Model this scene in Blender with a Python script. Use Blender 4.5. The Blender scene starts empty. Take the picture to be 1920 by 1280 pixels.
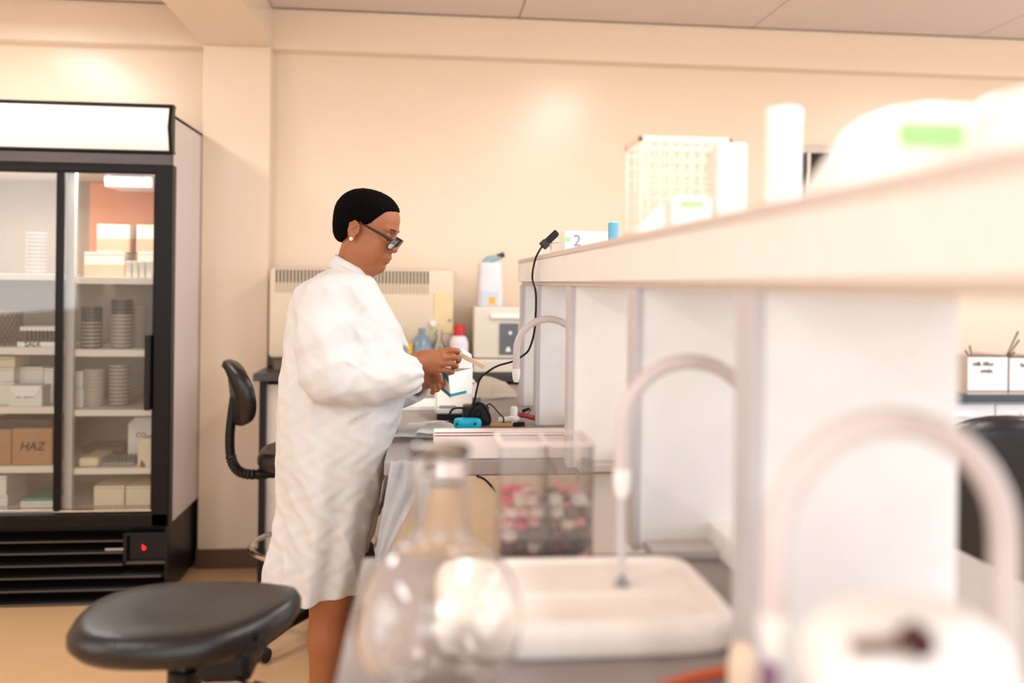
import bpy, bmesh, math, random
import numpy as np
from mathutils import Vector, Matrix
random.seed(7)
SC = bpy.context.scene
COL = SC.collection
PI = math.pi

# ------------------------------------------------------------------ camera
FPX = 1650.0; CX, CY = 960.0, 530.0
YAW = math.atan(165.0 / FPX); ROLL = 0.012; EYE = Vector((0, 0, 1.38))
fw = Vector((math.sin(YAW), math.cos(YAW), 0)); rt = Vector((math.cos(YAW), -math.sin(YAW), 0)); up = Vector((0, 0, 1))
c_r = rt * math.cos(ROLL) + up * math.sin(ROLL)
c_u = -rt * math.sin(ROLL) + up * math.cos(ROLL)
cd = bpy.data.cameras.new('camera'); cam = bpy.data.objects.new('camera', cd); COL.objects.link(cam)
rm = Matrix((c_r, c_u, -fw)).transposed().to_4x4()
cam.matrix_world = Matrix.Translation(EYE) @ rm
cd.sensor_width = 36; cd.lens = FPX / 1920 * 36; cd.shift_y = -(640 - CY) / 1920
cd.clip_start = 0.05
cd.dof.use_dof = True; cd.dof.focus_distance = 2.62; cd.dof.aperture_fstop = 1.15; cd.dof.aperture_blades = 7
SC.camera = cam

def ray(px, py):
    return fw + c_r * ((px - CX) / FPX) + c_u * ((CY - py) / FPX)
def P(px, py, Y=None, Z=None, D=None, X=None):
    r = ray(px, py)
    if Y is not None: t = Y / r.y
    elif Z is not None: t = (Z - EYE.z) / r.z
    elif X is not None: t = X / r.x
    else: t = D
    return EYE + r * t

# ------------------------------------------------------------------ world, exposure, lamps
w = bpy.data.worlds.new('daylight'); SC.world = w; w.use_nodes = True
bg = w.node_tree.nodes['Background']; bg.inputs[0].default_value = (0.92, 0.97, 1.05, 1); bg.inputs[1].default_value = 1.22
SC.view_settings.view_transform = 'Standard'; SC.view_settings.look = 'None'
SC.view_settings.exposure = 0.08; SC.view_settings.gamma = 1; SC.view_settings.use_curve_mapping = False
LAMP_E = 21.0
LAMPS = [(-1.9, 3.3), (-1.75, 0.3), (0.9, 2.7), (0.9, 0.9), (3.2, 2.6), (3.2, 0.5), (0.2, -1.6)]
def area(name, loc, rot, sx, sy, e, col):
    l = bpy.data.lights.new(name, 'AREA'); l.shape = 'RECTANGLE'; l.size = sx; l.size_y = sy; l.energy = e; l.color = col
    o = bpy.data.objects.new(name, l); o.location = loc; o.rotation_euler = rot; COL.objects.link(o); return o
for (x, y) in LAMPS:
    area('tube_light', (x, y, 2.585), (0, 0, 0), 0.28, 1.15, LAMP_E, (1.0, 0.99, 0.975))
area('daylight_fill', (4.6, 1.2, 1.6), (0, PI/2, 0), 1.5, 3.2, 38, (0.90, 0.96, 1.0))
area('daylight_fill', (-3.15, 0.35, 1.75), (0, -PI/2, 0), 1.3, 2.0, 26, (0.93, 0.97, 1.0))  # unseen fill added at left to brighten the shelf fascia and panels
area('daylight_fill', (-0.2, -3.4, 1.7), (PI/2, 0, 0), 4.0, 1.5, 60, (0.95, 0.98, 1.0))

# ------------------------------------------------------------------ materials
def lin(c):
    return tuple(((v/255)/12.92 if v/255 <= .04045 else ((v/255+.055)/1.055)**2.4) for v in c) + (1,)
ORD = ['bottom', 'second', 'third', 'fourth', 'fifth', 'sixth', 'seventh', 'eighth', 'ninth', 'tenth', 'eleventh', 'twelfth', 'thirteenth', 'fourteenth', 'fifteenth']
MATS = {}
def mat(name, col, rough=.5, metal=0, nscale=20, namt=.04, bump=0.0, bscale=None, spec=.5, coat=0, emit=0, trans=0, alpha=1, sss=0, stretch=None):
    if name in MATS: return MATS[name]
    m = bpy.data.materials.new(name); m.use_nodes = True
    nt = m.node_tree; b = nt.nodes['Principled BSDF']
    c = lin(col)
    tc = nt.nodes.new('ShaderNodeTexCoord'); src = tc.outputs['Object']
    if stretch:
        mp = nt.nodes.new('ShaderNodeMapping'); mp.inputs['Scale'].default_value = stretch
        nt.links.new(src, mp.inputs[0]); src = mp.outputs[0]
    n = nt.nodes.new('ShaderNodeTexNoise'); n.inputs['Scale'].default_value = nscale; n.inputs['Detail'].default_value = 4
    nt.links.new(src, n.inputs['Vector'])
    mx = nt.nodes.new('ShaderNodeMix'); mx.data_type = 'RGBA'
    mx.inputs[6].default_value = tuple(max(0, v*(1-namt*2)) for v in c[:3]) + (1,)
    mx.inputs[7].default_value = tuple(min(1, v*(1+namt)) for v in c[:3]) + (1,)
    nt.links.new(n.outputs['Fac'], mx.inputs[0]); nt.links.new(mx.outputs[2], b.inputs['Base Color'])
    b.inputs['Roughness'].default_value = rough; b.inputs['Metallic'].default_value = metal
    b.inputs['Specular IOR Level'].default_value = spec; b.inputs['Coat Weight'].default_value = coat
    b.inputs['Transmission Weight'].default_value = trans; b.inputs['Alpha'].default_value = alpha
    if sss: b.inputs['Subsurface Weight'].default_value = sss; b.inputs['Subsurface Radius'].default_value = (.01, .004, .002)
    if emit:
        nt.links.new(mx.outputs[2], b.inputs['Emission Color']); b.inputs['Emission Strength'].default_value = emit
    if bump:
        n2 = nt.nodes.new('ShaderNodeTexNoise'); n2.inputs['Scale'].default_value = bscale or nscale*4; n2.inputs['Detail'].default_value = 5
        nt.links.new(src, n2.inputs['Vector'])
        bp = nt.nodes.new('ShaderNodeBump'); bp.inputs['Strength'].default_value = bump; bp.inputs['Distance'].default_value = .01
        nt.links.new(n2.outputs['Fac'], bp.inputs['Height']); nt.links.new(bp.outputs[0], b.inputs['Normal'])
    MATS[name] = m; return m
def pane_mat(name, tint=(1, 1, 1), gloss=.08, milk=0.0):
    if name in MATS: return MATS[name]
    m = bpy.data.materials.new(name); m.use_nodes = True; nt = m.node_tree; nt.nodes.clear()
    out = nt.nodes.new('ShaderNodeOutputMaterial')
    tr = nt.nodes.new('ShaderNodeBsdfTransparent'); tr.inputs[0].default_value = tint + (1,)
    gl = nt.nodes.new('ShaderNodeBsdfGlossy'); gl.inputs['Roughness'].default_value = .03
    df = nt.nodes.new('ShaderNodeBsdfDiffuse'); df.inputs[0].default_value = (.85, .84, .84, 1)
    lw = nt.nodes.new('ShaderNodeLayerWeight'); lw.inputs[0].default_value = .35
    mr = nt.nodes.new('ShaderNodeMapRange'); mr.inputs[3].default_value = gloss; mr.inputs[4].default_value = .9
    nt.links.new(lw.outputs['Fresnel'], mr.inputs[0])
    nz = nt.nodes.new('ShaderNodeTexNoise'); nz.inputs['Scale'].default_value = 6
    mm = nt.nodes.new('ShaderNodeMath'); mm.operation = 'MULTIPLY'; mm.inputs[1].default_value = milk*2
    nt.links.new(nz.outputs['Fac'], mm.inputs[0])
    m1 = nt.nodes.new('ShaderNodeMixShader'); m2 = nt.nodes.new('ShaderNodeMixShader')
    nt.links.new(mm.outputs[0], m1.inputs[0]); nt.links.new(tr.outputs[0], m1.inputs[1]); nt.links.new(df.outputs[0], m1.inputs[2])
    nt.links.new(mr.outputs[0], m2.inputs[0]); nt.links.new(m1.outputs[0], m2.inputs[1]); nt.links.new(gl.outputs[0], m2.inputs[2])
    nt.links.new(m2.outputs[0], out.inputs[0]); MATS[name] = m; return m

WALL = mat('cream wall paint', (238, 216, 190), .25, nscale=3, namt=.015, bump=.04, bscale=60, spec=.45)
CEIL = mat('ceiling board', (226, 212, 204), .8, nscale=90, namt=.06, bump=.1, bscale=150)
FLOOR = mat('peach vinyl floor', (222, 182, 137), .3, nscale=8, namt=.05, bump=.02)
SKIRT = mat('dark brown skirting', (92, 58, 40), .5)
WHITE = mat('white laminate', (250, 249, 246), .35)
WHITEP = mat('white plastic', (249, 249, 247), .3)
OFFW = mat('off white enamel', (226, 218, 204), .4, namt=.02)
CREAM = mat('cream card', (233, 219, 188), .6)
CARD = mat('brown cardboard', (186, 140, 96), .75, nscale=30, namt=.08)
WCARD = mat('white card', (238, 232, 224), .6)
BLACK = mat('black enamel', (12, 9, 9), .34, spec=.22)
BLACKP = mat('black plastic', (16, 14, 15), .42, spec=.3)
VINYL = mat('black vinyl', (20, 18, 19), .31, bump=.12, bscale=160, spec=.5)
STEEL = mat('chrome', (215, 210, 205), .15, metal=1)
BRUSH = mat('brown grey metal strip', (92, 84, 84), .4, metal=.7, stretch=(.2, 1, 3), nscale=40, namt=.15)
GREYTOP = mat('grey laminate worktop', (156, 148, 146), .5, namt=.03)
GREYP = mat('grey plastic', (140, 142, 146), .45)
DGREY = mat('dark grey panel', (104, 108, 116), .45)
BEIGEP = mat('beige cabinet panel', (208, 187, 160), .5, namt=.03)
TEAL = mat('teal print', (16, 128, 142), .5)
CYAN = mat('cyan plastic', (10, 205, 240), .35)
RED = mat('red plastic', (196, 24, 30), .35)
REDHOSE = mat('red rubber hose', (160, 52, 44), .45)
ORANGE = mat('orange rubber tube', (214, 92, 44), .4)
YELLOW = mat('yellow plastic', (246, 190, 20), .45)
GREENL = mat('pale green label', (170, 224, 150), .6)
INK = mat('dark ink', (38, 34, 46), .7)
CORAL = mat('coral reflection tint', (244, 172, 142), .7, nscale=4, namt=.08)
PURPLE = mat('purple rubber tube', (128, 84, 120), .45)
DRED = mat('dark red knob', (60, 8, 12), .4)
PAPER = mat('paper', (246, 242, 240), .8)
WOOD = mat('pale wooden stick', (226, 196, 170), .6, stretch=(1, 8, 1))
TWIG = mat('brown twist tie', (70, 46, 34), .6)
GLASSP = pane_mat('door glass', (.97, .98, .97), .01, .008)
ACRYL = pane_mat('clear acrylic', (.97, .955, .945), .04, .05)
BAGM = pane_mat('clear plastic sheet', (.96, .97, .98), .03, .75)
LENS = pane_mat('spectacle lens', (.72, .70, .70), .12, .06)
def glass_mat():
    m = bpy.data.materials.new('flask glass'); m.use_nodes = True
    b = m.node_tree.nodes['Principled BSDF']; b.inputs['Base Color'].default_value = (1, .985, .97, 1)
    b.inputs['Roughness'].default_value = .01; b.inputs['Transmission Weight'].default_value = 1; b.inputs['IOR'].default_value = 1.47
    n = m.node_tree.nodes.new('ShaderNodeTexNoise'); n.inputs['Scale'].default_value = 9
    bp = m.node_tree.nodes.new('ShaderNodeBump'); bp.inputs['Strength'].default_value = .04
    m.node_tree.links.new(n.outputs['Fac'], bp.inputs['Height']); m.node_tree.links.new(bp.outputs[0], b.inputs['Normal'])
    return m
FLASKG = glass_mat()

# ------------------------------------------------------------------ mesh helpers (all take world coordinates)
def bx(bm, x0, x1, y0, y1, z0, z1, bev=0, rotz=0):
    x0, x1 = sorted((x0, x1)); y0, y1 = sorted((y0, y1)); z0, z1 = sorted((z0, z1))
    t = bmesh.new(); bmesh.ops.create_cube(t, size=1)
    for v in t.verts:
        v.co = Vector(((v.co.x)*(x1-x0), v.co.y*(y1-y0), v.co.z*(z1-z0)))
    if bev: bmesh.ops.bevel(t, geom=t.edges[:], offset=min(bev, (x1-x0)*.45, (y1-y0)*.45, (z1-z0)*.45), segments=2, affect='EDGES', profile=.5)
    M = Matrix.Translation(((x0+x1)/2, (y0+y1)/2, (z0+z1)/2)) @ Matrix.Rotation(rotz, 4, 'Z')
    t.transform(M); merge(bm, t); return bm
def merge(bm, t):
    me = bpy.data.meshes.new('tmp'); t.to_mesh(me); t.free(); bm.from_mesh(me); bpy.data.meshes.remove(me)
def box(*a, **k): return bx(bmesh.new(), *a, **k)
def tube(bm, pts, r, seg=10, closed=False, cap=True):
    pts = [Vector(p) for p in pts]; n = len(pts); rings = []
    rr = r if isinstance(r, (list, tuple)) else [r]*n
    prev = None
    for i, p in enumerate(pts):
        a = pts[(i-1) % n] if (closed or i > 0) else p
        b = pts[(i+1) % n] if (closed or i < n-1) else p
        t = (b - a).normalized() if (b-a).length > 1e-9 else Vector((0, 0, 1))
        if prev is None:
            ref = Vector((0, 0, 1)) if abs(t.z) < .9 else Vector((1, 0, 0))
            u = t.cross(ref).normalized()
        else:
            u = (prev - t * prev.dot(t)).normalized()
        prev = u; v = t.cross(u)
        rings.append([bm.verts.new(p + (u*math.cos(2*PI*k/seg) + v*math.sin(2*PI*k/seg))*rr[i]) for k in range(seg)])
    m = n if closed else n-1
    for i in range(m):
        A, B = rings[i], rings[(i+1) % n]
        for k in range(seg):
            bm.faces.new((A[k], A[(k+1) % seg], B[(k+1) % seg], B[k]))
    if cap and not closed:
        bm.faces.new(rings[0][::-1]); bm.faces.new(rings[-1])
    return bm
def smooth_path(pts, k=8):
    pts = [Vector(p) for p in pts]; out = []
    for i in range(len(pts)-1):
        p0 = pts[max(i-1, 0)]; p1 = pts[i]; p2 = pts[i+1]; p3 = pts[min(i+2, len(pts)-1)]
        for j in range(k):
            t = j/k
            out.append(.5*((2*p1) + (p2-p0)*t + (2*p0-5*p1+4*p2-p3)*t*t + (3*p1-p0-3*p2+p3)*t**3))
    out.append(pts[-1]); return out
def lathe(bm, prof, c=(0, 0, 0), seg=28, sx=1, sy=1, axis='Z'):
    rings = []
    for (r, z) in prof:
        ring = []
        for k in range(seg):
            a = 2*PI*k/seg
            p = Vector((r*math.cos(a)*sx, r*math.sin(a)*sy, z))
            if axis == 'Y': p = Vector((p.x, p.z, p.y))
            if axis == 'X': p = Vector((p.z, p.x, p.y))
            ring.append(bm.verts.new(p + Vector(c)))
        rings.append(ring)
    for i in range(len(rings)-1):
        for k in range(seg):
            bm.faces.new((rings[i][k], rings[i][(k+1) % seg], rings[i+1][(k+1) % seg], rings[i+1][k]))
    if prof[0][0] > 1e-4: bm.faces.new(rings[0][::-1])
    if prof[-1][0] > 1e-4: bm.faces.new(rings[-1])
    bmesh.ops.remove_doubles(bm, verts=bm.verts[:], dist=1e-6)
    bmesh.ops.recalc_face_normals(bm, faces=bm.faces[:])
    return bm
def loft(bm, rings, closed_ring=True, caps=True):
    R = [[bm.verts.new(p) for p in r] for r in rings]
    n = len(R[0])
    for i in range(len(R)-1):
        for k in range(n if closed_ring else n-1):
            bm.faces.new((R[i][k], R[i][(k+1) % n], R[i+1][(k+1) % n], R[i+1][k]))
    if caps and closed_ring:
        bm.faces.new(R[0][::-1]); bm.faces.new(R[-1])
    bmesh.ops.recalc_face_normals(bm, faces=bm.faces[:])
    return bm
def srect(cx, cy, a, b, z, n=32, e=3.2, rot=0):
    out = []
    for k in range(n):
        t = 2*PI*k/n; c, s = math.cos(t), math.sin(t)
        x = a*math.copysign(abs(c)**(2/e), c); y = b*math.copysign(abs(s)**(2/e), s)
        out.append(Vector((cx + x*math.cos(rot)-y*math.sin(rot), cy + x*math.sin(rot)+y*math.cos(rot), z)))
    return out

def put(name, src, m, parent=None, smooth=False, label=None, cat=None, group=None, kind=None, angle=35):
    """link a bmesh / mesh given in world coordinates as one object, its origin at its own base"""
    if isinstance(src, bmesh.types.BMesh):
        me = bpy.data.meshes.new(name); src.to_mesh(me); src.free()
    else: me = src; me.name = name
    n = len(me.vertices); co = np.empty(n*3, dtype=np.float32); me.vertices.foreach_get('co', co); co = co.reshape(-1, 3)
    lo, hi = co.min(0), co.max(0); org = np.array([(lo[0]+hi[0])/2, (lo[1]+hi[1])/2, lo[2]], dtype=np.float32)
    co -= org; me.vertices.foreach_set('co', co.ravel()); me.update()
    if m:
        for x in (m if isinstance(m, (list, tuple)) else [m]): me.materials.append(x)
    if smooth:
        me.polygons.foreach_set('use_smooth', [True]*len(me.polygons))
        if smooth != 'all':
            try: me.set_sharp_from_angle(angle=math.radians(angle))
            except Exception: pass
    o = bpy.data.objects.new(name, me); COL.objects.link(o)
    loc = Vector([float(v) for v in org])
    if parent is not None:
        o.parent = parent; o.location = loc - world_loc(parent)
    else: o.location = loc
    tag(o, label, cat, group, kind); return o
def world_loc(o):
    l = o.location.copy()
    if o.parent: l += world_loc(o.parent)
    return l
def tag(o, label=None, cat=None, group=None, kind=None):
    if label: o['label'] = label
    if cat: o['category'] = cat
    if group: o['group'] = group
    if kind: o['kind'] = kind
    return o
def thing(name, label, cat, loc, group=None):
    o = bpy.data.objects.new(name, None); COL.objects.link(o); o.location = loc; o.empty_display_size = .05
    return tag(o, label, cat, group)
def struct(name, bm, m, **k): return put(name, bm, m, kind='structure', **k)
def copy_tree(o, parent=None):
    c = o.copy(); COL.objects.link(c)
    if parent: c.parent = parent
    for ch in list(o.children): copy_tree(ch, c)
    return c
def text_mesh(s, size, loc, rot, ext=.0004, width=1.0, shear=0.0, align='CENTER'):
    cu = bpy.data.curves.new('t', 'FONT'); cu.body = s; cu.size = size; cu.extrude = ext; cu.align_x = align; cu.align_y = 'CENTER'; cu.shear = shear; cu.offset = size*.008
    o = bpy.data.objects.new('t', cu); COL.objects.link(o); o.location = loc; o.rotation_euler = rot; o.scale = (width, 1, 1)
    bpy.context.view_layer.update(); dg = bpy.context.evaluated_depsgraph_get()
    me = bpy.data.meshes.new_from_object(o.evaluated_get(dg)); me.transform(o.matrix_world)
    bpy.data.objects.remove(o); me.materials.clear(); return me

# ------------------------------------------------------------------ SDF kit (surface nets) for the organic shapes
def surface_nets(V, lo, h):
    ins = V < 0; nx, ny, nz = V.shape
    acc = np.zeros((nx-1, ny-1, nz-1, 3), np.float32); cnt = np.zeros((nx-1, ny-1, nz-1), np.float32)
    for ax in range(3):
        A = [slice(None)]*3; B = [slice(None)]*3; A[ax] = slice(0, -1); B[ax] = slice(1, None)
        a, b = V[tuple(A)], V[tuple(B)]; cr = (a < 0) != (b < 0)
        t = np.where(cr, a/(a-b+1e-20), 0).astype(np.float32)
        o1, o2 = [q for q in range(3) if q != ax]
        for d1 in (0, 1):
            for d2 in (0, 1):
                S = [slice(None)]*3
                S[o1] = slice(d1, d1+V.shape[o1]-1); S[o2] = slice(d2, d2+V.shape[o2]-1)
                c = cr[tuple(S)]; tt = t[tuple(S)]
                acc[..., ax] += np.where(c, tt, 0); acc[..., o1] += c*d1; acc[..., o2] += c*d2; cnt += c
    act = cnt > 0; idx = -np.ones(act.shape, np.int64); idx[act] = np.arange(act.sum())
    ijk = np.argwhere(act); pos = (ijk + acc[act]/cnt[act][:, None])*h + np.array(lo)
    quads = []
    for ax in range(3):
        A = [slice(1, -1)]*3; B = [slice(1, -1)]*3
        A[ax] = slice(0, -1); B[ax] = slice(1, None)
        a, b = ins[tuple(A)], ins[tuple(B)]
        o1, o2 = [(1, 2), (2, 0), (0, 1)][ax]
        for flip in (False, True):
            e = np.argwhere((a & ~b) if not flip else (~a & b))
            if not len(e): continue
            e = e + 1; e[:, ax] -= 1
            q = []
            for (d1, d2) in ((-1, -1), (0, -1), (0, 0), (-1, 0)):
                c = e.copy(); c[:, o1] += d1; c[:, o2] += d2
                q.append(idx[c[:, 0], c[:, 1], c[:, 2]])
            q = np.stack(q, 1)
            if flip: q = q[:, ::-1]
            quads.append(q)
    return pos, np.concatenate(quads)
class G:
    def __init__(s, lo, hi, h):
        s.lo = np.array(lo, float); s.h = h
        n = np.ceil((np.array(hi)-s.lo)/h).astype(int)+1
        s.x, s.y, s.z = np.meshgrid(*[(s.lo[i]+np.arange(n[i])*h).astype(np.float32) for i in range(3)], indexing='ij')
    def ell(s, c, r, ry=0, rz=0):
        x, y, z = s.x-c[0], s.y-c[1], s.z-c[2]
        if ry: x, z = x*math.cos(ry)-z*math.sin(ry), x*math.sin(ry)+z*math.cos(ry)
        if rz: x, y = x*math.cos(rz)+y*math.sin(rz), -x*math.sin(rz)+y*math.cos(rz)
        k0 = np.sqrt((x/r[0])**2+(y/r[1])**2+(z/r[2])**2)
        k1 = np.sqrt((x/r[0]**2)**2+(y/r[1]**2)**2+(z/r[2]**2)**2)+1e-9
        return k0*(k0-1)/k1
    def cap(s, a, b, ra, rb=None, fl=None):
        rb = ra if rb is None else rb
        a = np.array(a, float); b = np.array(b, float); d = b-a; L = (d*d).sum()+1e-12
        x, y, z = s.x-a[0], s.y-a[1], s.z-a[2]
        t = np.clip((x*d[0]+y*d[1]+z*d[2])/L, 0, 1)
        return np.sqrt((x-t*d[0])**2+(y-t*d[1])**2+(z-t*d[2])**2) - (ra+(rb-ra)*t)
    def chain(s, pts, rs, k=.004):
        d = None
        for i in range(len(pts)-1):
            c = s.cap(pts[i], pts[i+1], rs[i], rs[i+1]); d = c if d is None else smin(d, c, k)
        return d
    def mesh(s, V, M=None):
        p, q = surface_nets(V, s.lo, s.h)
        if M is not None:
            R = np.array(M); p = p @ R[:3, :3].T + R[:3, 3]
        return p, q
def smin(a, b, k):
    h = np.maximum(k-np.abs(a-b), 0)/k; return np.minimum(a, b)-h*h*k*.25
def smax(a, b, k): return -smin(-a, -b, k)
def to_mesh(parts, relax=1):
    P_, Q_ = [], []; off = 0
    for p, q in parts:
        for _ in range(relax):                      # light laplacian relax
            acc = np.zeros_like(p); c = np.zeros(len(p))
            for i in range(4):
                a, b = q[:, i], q[:, (i+1) % 4]
                np.add.at(acc, a, p[b]); np.add.at(acc, b, p[a]); np.add.at(c, a, 1); np.add.at(c, b, 1)
            p = p*.5 + .5*acc/np.maximum(c, 1)[:, None]
        P_.append(p); Q_.append(q+off); off += len(p)
    p = np.concatenate(P_); q = np.concatenate(Q_)
    me = bpy.data.meshes.new('sdf'); me.vertices.add(len(p)); me.vertices.foreach_set('co', p.astype(np.float32).ravel())
    me.loops.add(len(q)*4); me.loops.foreach_set('vertex_index', q.astype(np.int32).ravel())
    me.polygons.add(len(q)); me.polygons.foreach_set('loop_start', np.arange(len(q), dtype=np.int32)*4)
    me.polygons.foreach_set('loop_total', np.full(len(q), 4, np.int32)); me.update(calc_edges=True); me.validate()
    return me

# ================================================================== THE ROOM
WY = 4.45                                   # back wall plane
ZC = 2.70; ZB = 2.50
PF = P(321, 600, Y=3.86).x / (ray(376, 500).x/ray(376, 500).y) - .012     # pillar front plane: the pillar stands against the fridge side
pil0 = P(376, 500, Y=PF).x; pil1 = P(503, 500, Y=PF).x
struct('floor', box(-3.3, 5.2, -4.0, WY+.1, -.1, 0), FLOOR)
struct('wall_back', box(-3.3, 5.2, WY, WY+.12, 0, ZC+.1), WALL)
struct('wall_left', box(-3.4, -3.28, -4.0, WY, 0, ZC+.1), WALL)
struct('ceiling', box(-3.3, 5.2, -4.0, WY+.1, ZC+.006, ZC+.1), mat('ceiling void', (120, 108, 100), .9))
cl = bpy.data.objects['ceiling']
tile = None
xs = [-3.3, -2.08, pil0] ; k = pil1
xr = [pil1]
while xr[-1] < 5.0: xr.append(min(xr[-1]+1.2, 5.2))
spans = [(-3.28, -2.1), (-2.1, pil0)] + list(zip(xr[:-1], xr[1:]))
for (a, b) in spans:
    for y0 in (4.35-.6*i for i in range(1, 13)):
        g = .003
        put('ceiling_tile', box(a+g, b-g, y0+g, y0+.6-g, ZC-.004, ZC+.010, bev=.002), CEIL, parent=cl)
struct('trim_1', box(-3.28, pil0, 4.36, WY, ZB, ZC-.005), WALL)
struct('trim_2', box(pil1, 5.2, 4.36, WY, ZB, ZC-.005), WALL)
struct('trim_3', box(pil0, pil1, -3.9, WY, ZB, ZC), WALL)               # beam running over the pillar
struct('wall_pillar', box(pil0, pil1, PF, WY, 0, ZB, bev=.004), WALL)
struct('baseboard_back', box(pil1, 5.2, WY-.015, WY, 0, .09), SKIRT)
struct('baseboard_pillar', box(pil0-.002, pil1+.002, PF-.015, PF+.002, 0, .09), SKIRT)
# small louvred opening high on the wall behind the shelf
a = P(1500, 276, Y=WY-.01); b = P(1640, 400, Y=WY-.01)
wv = thing('window_1', None, None, ((a.x+b.x)/2, WY, b.z)); wv['kind'] = 'structure'
bm = bmesh.new()
for (u0, u1, v0, v1) in ((a.x-.03, b.x+.03, a.z-.03, a.z+.012), (a.x-.03, b.x+.03, b.z-.01, b.z+.02), (a.x-.03, a.x, b.z, a.z), (b.x, b.x+.03, b.z, a.z)):
    bx(bm, u0, u1, WY-.03, WY-.001, v0, v1, bev=.003)
put('window_frame', bm, mat('pale window frame', (214, 198, 184), .5), parent=wv)
put('recess', box(a.x, b.x, WY-.008, WY-.001, b.z, a.z), mat('dark opening', (52, 36, 34), .8), parent=wv)
for i in range(3):
    x = a.x + .035 + i*(b.x-a.x)/3.2
    put('mullion', box(x, x+.018, WY-.026, WY-.008, b.z, a.z, bev=.002), OFFW, parent=wv)

# ceiling lamps: real housings round the area lights
for i, (x, y) in enumerate(LAMPS):
    names = ['left of the beam near the back wall', 'left of the beam near the camera', 'over the shelf near the back wall', 'over the near bench', 'far right near the back wall', 'far right near the camera', 'behind the camera']
    t = thing('ceiling_light', 'white ceiling lamp housing ' + names[i], 'light', (x, y, 2.6))
    bm = bmesh.new(); bx(bm, x-.17, x+.17, y-.62, y+.62, 2.66, 2.696, bev=.005)
    bx(bm, x-.17, x-.15, y-.62, y+.62, 2.6, 2.66); bx(bm, x+.15, x+.17, y-.62, y+.62, 2.6, 2.66)
    put('housing', bm, WHITEP, parent=t)

# ================================================================== FRIDGE
FY = 3.86
def F(px, py, dy=0): return P(px, py, Y=FY+dy)
fr = F(321, 600).x; fl = fr - 1.14; ftop = F(320, 200).z
fridge = thing('display_fridge', 'tall black and white display fridge with two sliding glass doors', 'fridge', ((fl+fr)/2, FY+.3, 0))
FB = WY - .01
zb = F(318, 985).z                       # bottom of cabinet
zdo = F(200, 315).z; zdb = F(200, 957).z; zh0 = F(200, 287).z
FW_ = mat('white fridge side', (228, 218, 216), .35, namt=.01); FI = mat('pale fridge lining', (214, 205, 196), .45)
bm = bmesh.new(); bx(bm, fr-.035, fr, FY+.012, FB, zb, ftop-.03, bev=.004); put('side_panel', bm, FW_, fridge)
put('side_panel', box(fl, fl+.035, FY+.012, FB, zb, ftop-.03, bev=.004), FW_, fridge)
put('back_panel', box(fl+.03, fr-.03, FB-.03, FB, zb, ftop-.03), mat('shaded fridge back', (168, 154, 138), .5), fridge)  # lining colour darkened to put shade at the back of the bays
put('top_panel', box(fl, fr, FY+.01, FB, ftop-.05, ftop-.03, bev=.003), FW_, fridge)
put('inner_ceiling', box(fl+.03, fr-.03, FY+.05, FB-.03, zdo+.0, zdo+.02), FI, fridge)
put('cabinet_floor', box(fl+.03, fr-.03, FY+.03, FB-.03, zdb-.03, zdb-.002), FI, fridge)
# base
put('base', box(fl+.02, fr-.015, FY+.05, FB-.02, .02, zb, bev=.004), BLACK, fridge)
# black frame
FRM = BLACK
bm = bmesh.new()
xm0 = F(106, 600).x; xm1 = F(118, 600).x; xr0 = F(289, 600).x
bx(bm, xr0, fr+.002, FY-.012, FY+.05, zb, zdo+.02, bev=.004)
bx(bm, fl, fl+.05, FY-.012, FY+.05, zb, zdo+.02, bev=.004)
bx(bm, fl, fr, FY-.012, FY+.05, zb, zdb-.012, bev=.004)
bx(bm, fl, fr, FY-.006, FY+.05, zdo-.018, zdo+.02, bev=.003)
put('door_surround', bm, FRM, fridge)
put('header_strip', box(fl, fr-.002, FY-.014, FY+.05, zdo+.016, zh0, bev=.003), BRUSH, fridge)
# light box sign
zs0, zs1 = zh0+.004, ftop
LB = mat('backlit white sign', (255, 249, 238), .25, emit=.10, namt=.0)
ring = []
N = 10
bm = bmesh.new(); prof = []
for i in range(N+1):
    t = i/N; prof.append((FY-.015-.022*math.sin(PI*t)**.7, zs0+.01+(zs1-zs0-.02)*t))
A = [bm.verts.new((fl+.005, y, z)) for y, z in prof]; B = [bm.verts.new((fr-.012, y, z)) for y, z in prof]
for i in range(N): bm.faces.new((A[i], B[i], B[i+1], A[i+1]))
put('light_box', bm, LB, fridge, smooth=True)
bm = bmesh.new(); bx(bm, fl, fr+.004, FY-.02, FY+.022, zs1-.008, zs1+.006, bev=.002); bx(bm, fl, fr+.004, FY-.02, FY+.022, zs0-.002, zs0+.010, bev=.002)
pr = [(FY-.018, zs0), (FY-.026, zs0+.03), (FY-.046, zs0+.11), (FY-.046, zs1-.1), (FY-.026, zs1-.02), (FY-.018, zs1), (FY+.014, zs1), (FY+.014, zs0)]
loft(bm, [[Vector((fr-.012, y, z)) for y, z in pr], [Vector((fr+.003, y, z)) for y, z in pr]])
put('sign_frame', bm, BLACK, fridge)
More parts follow.
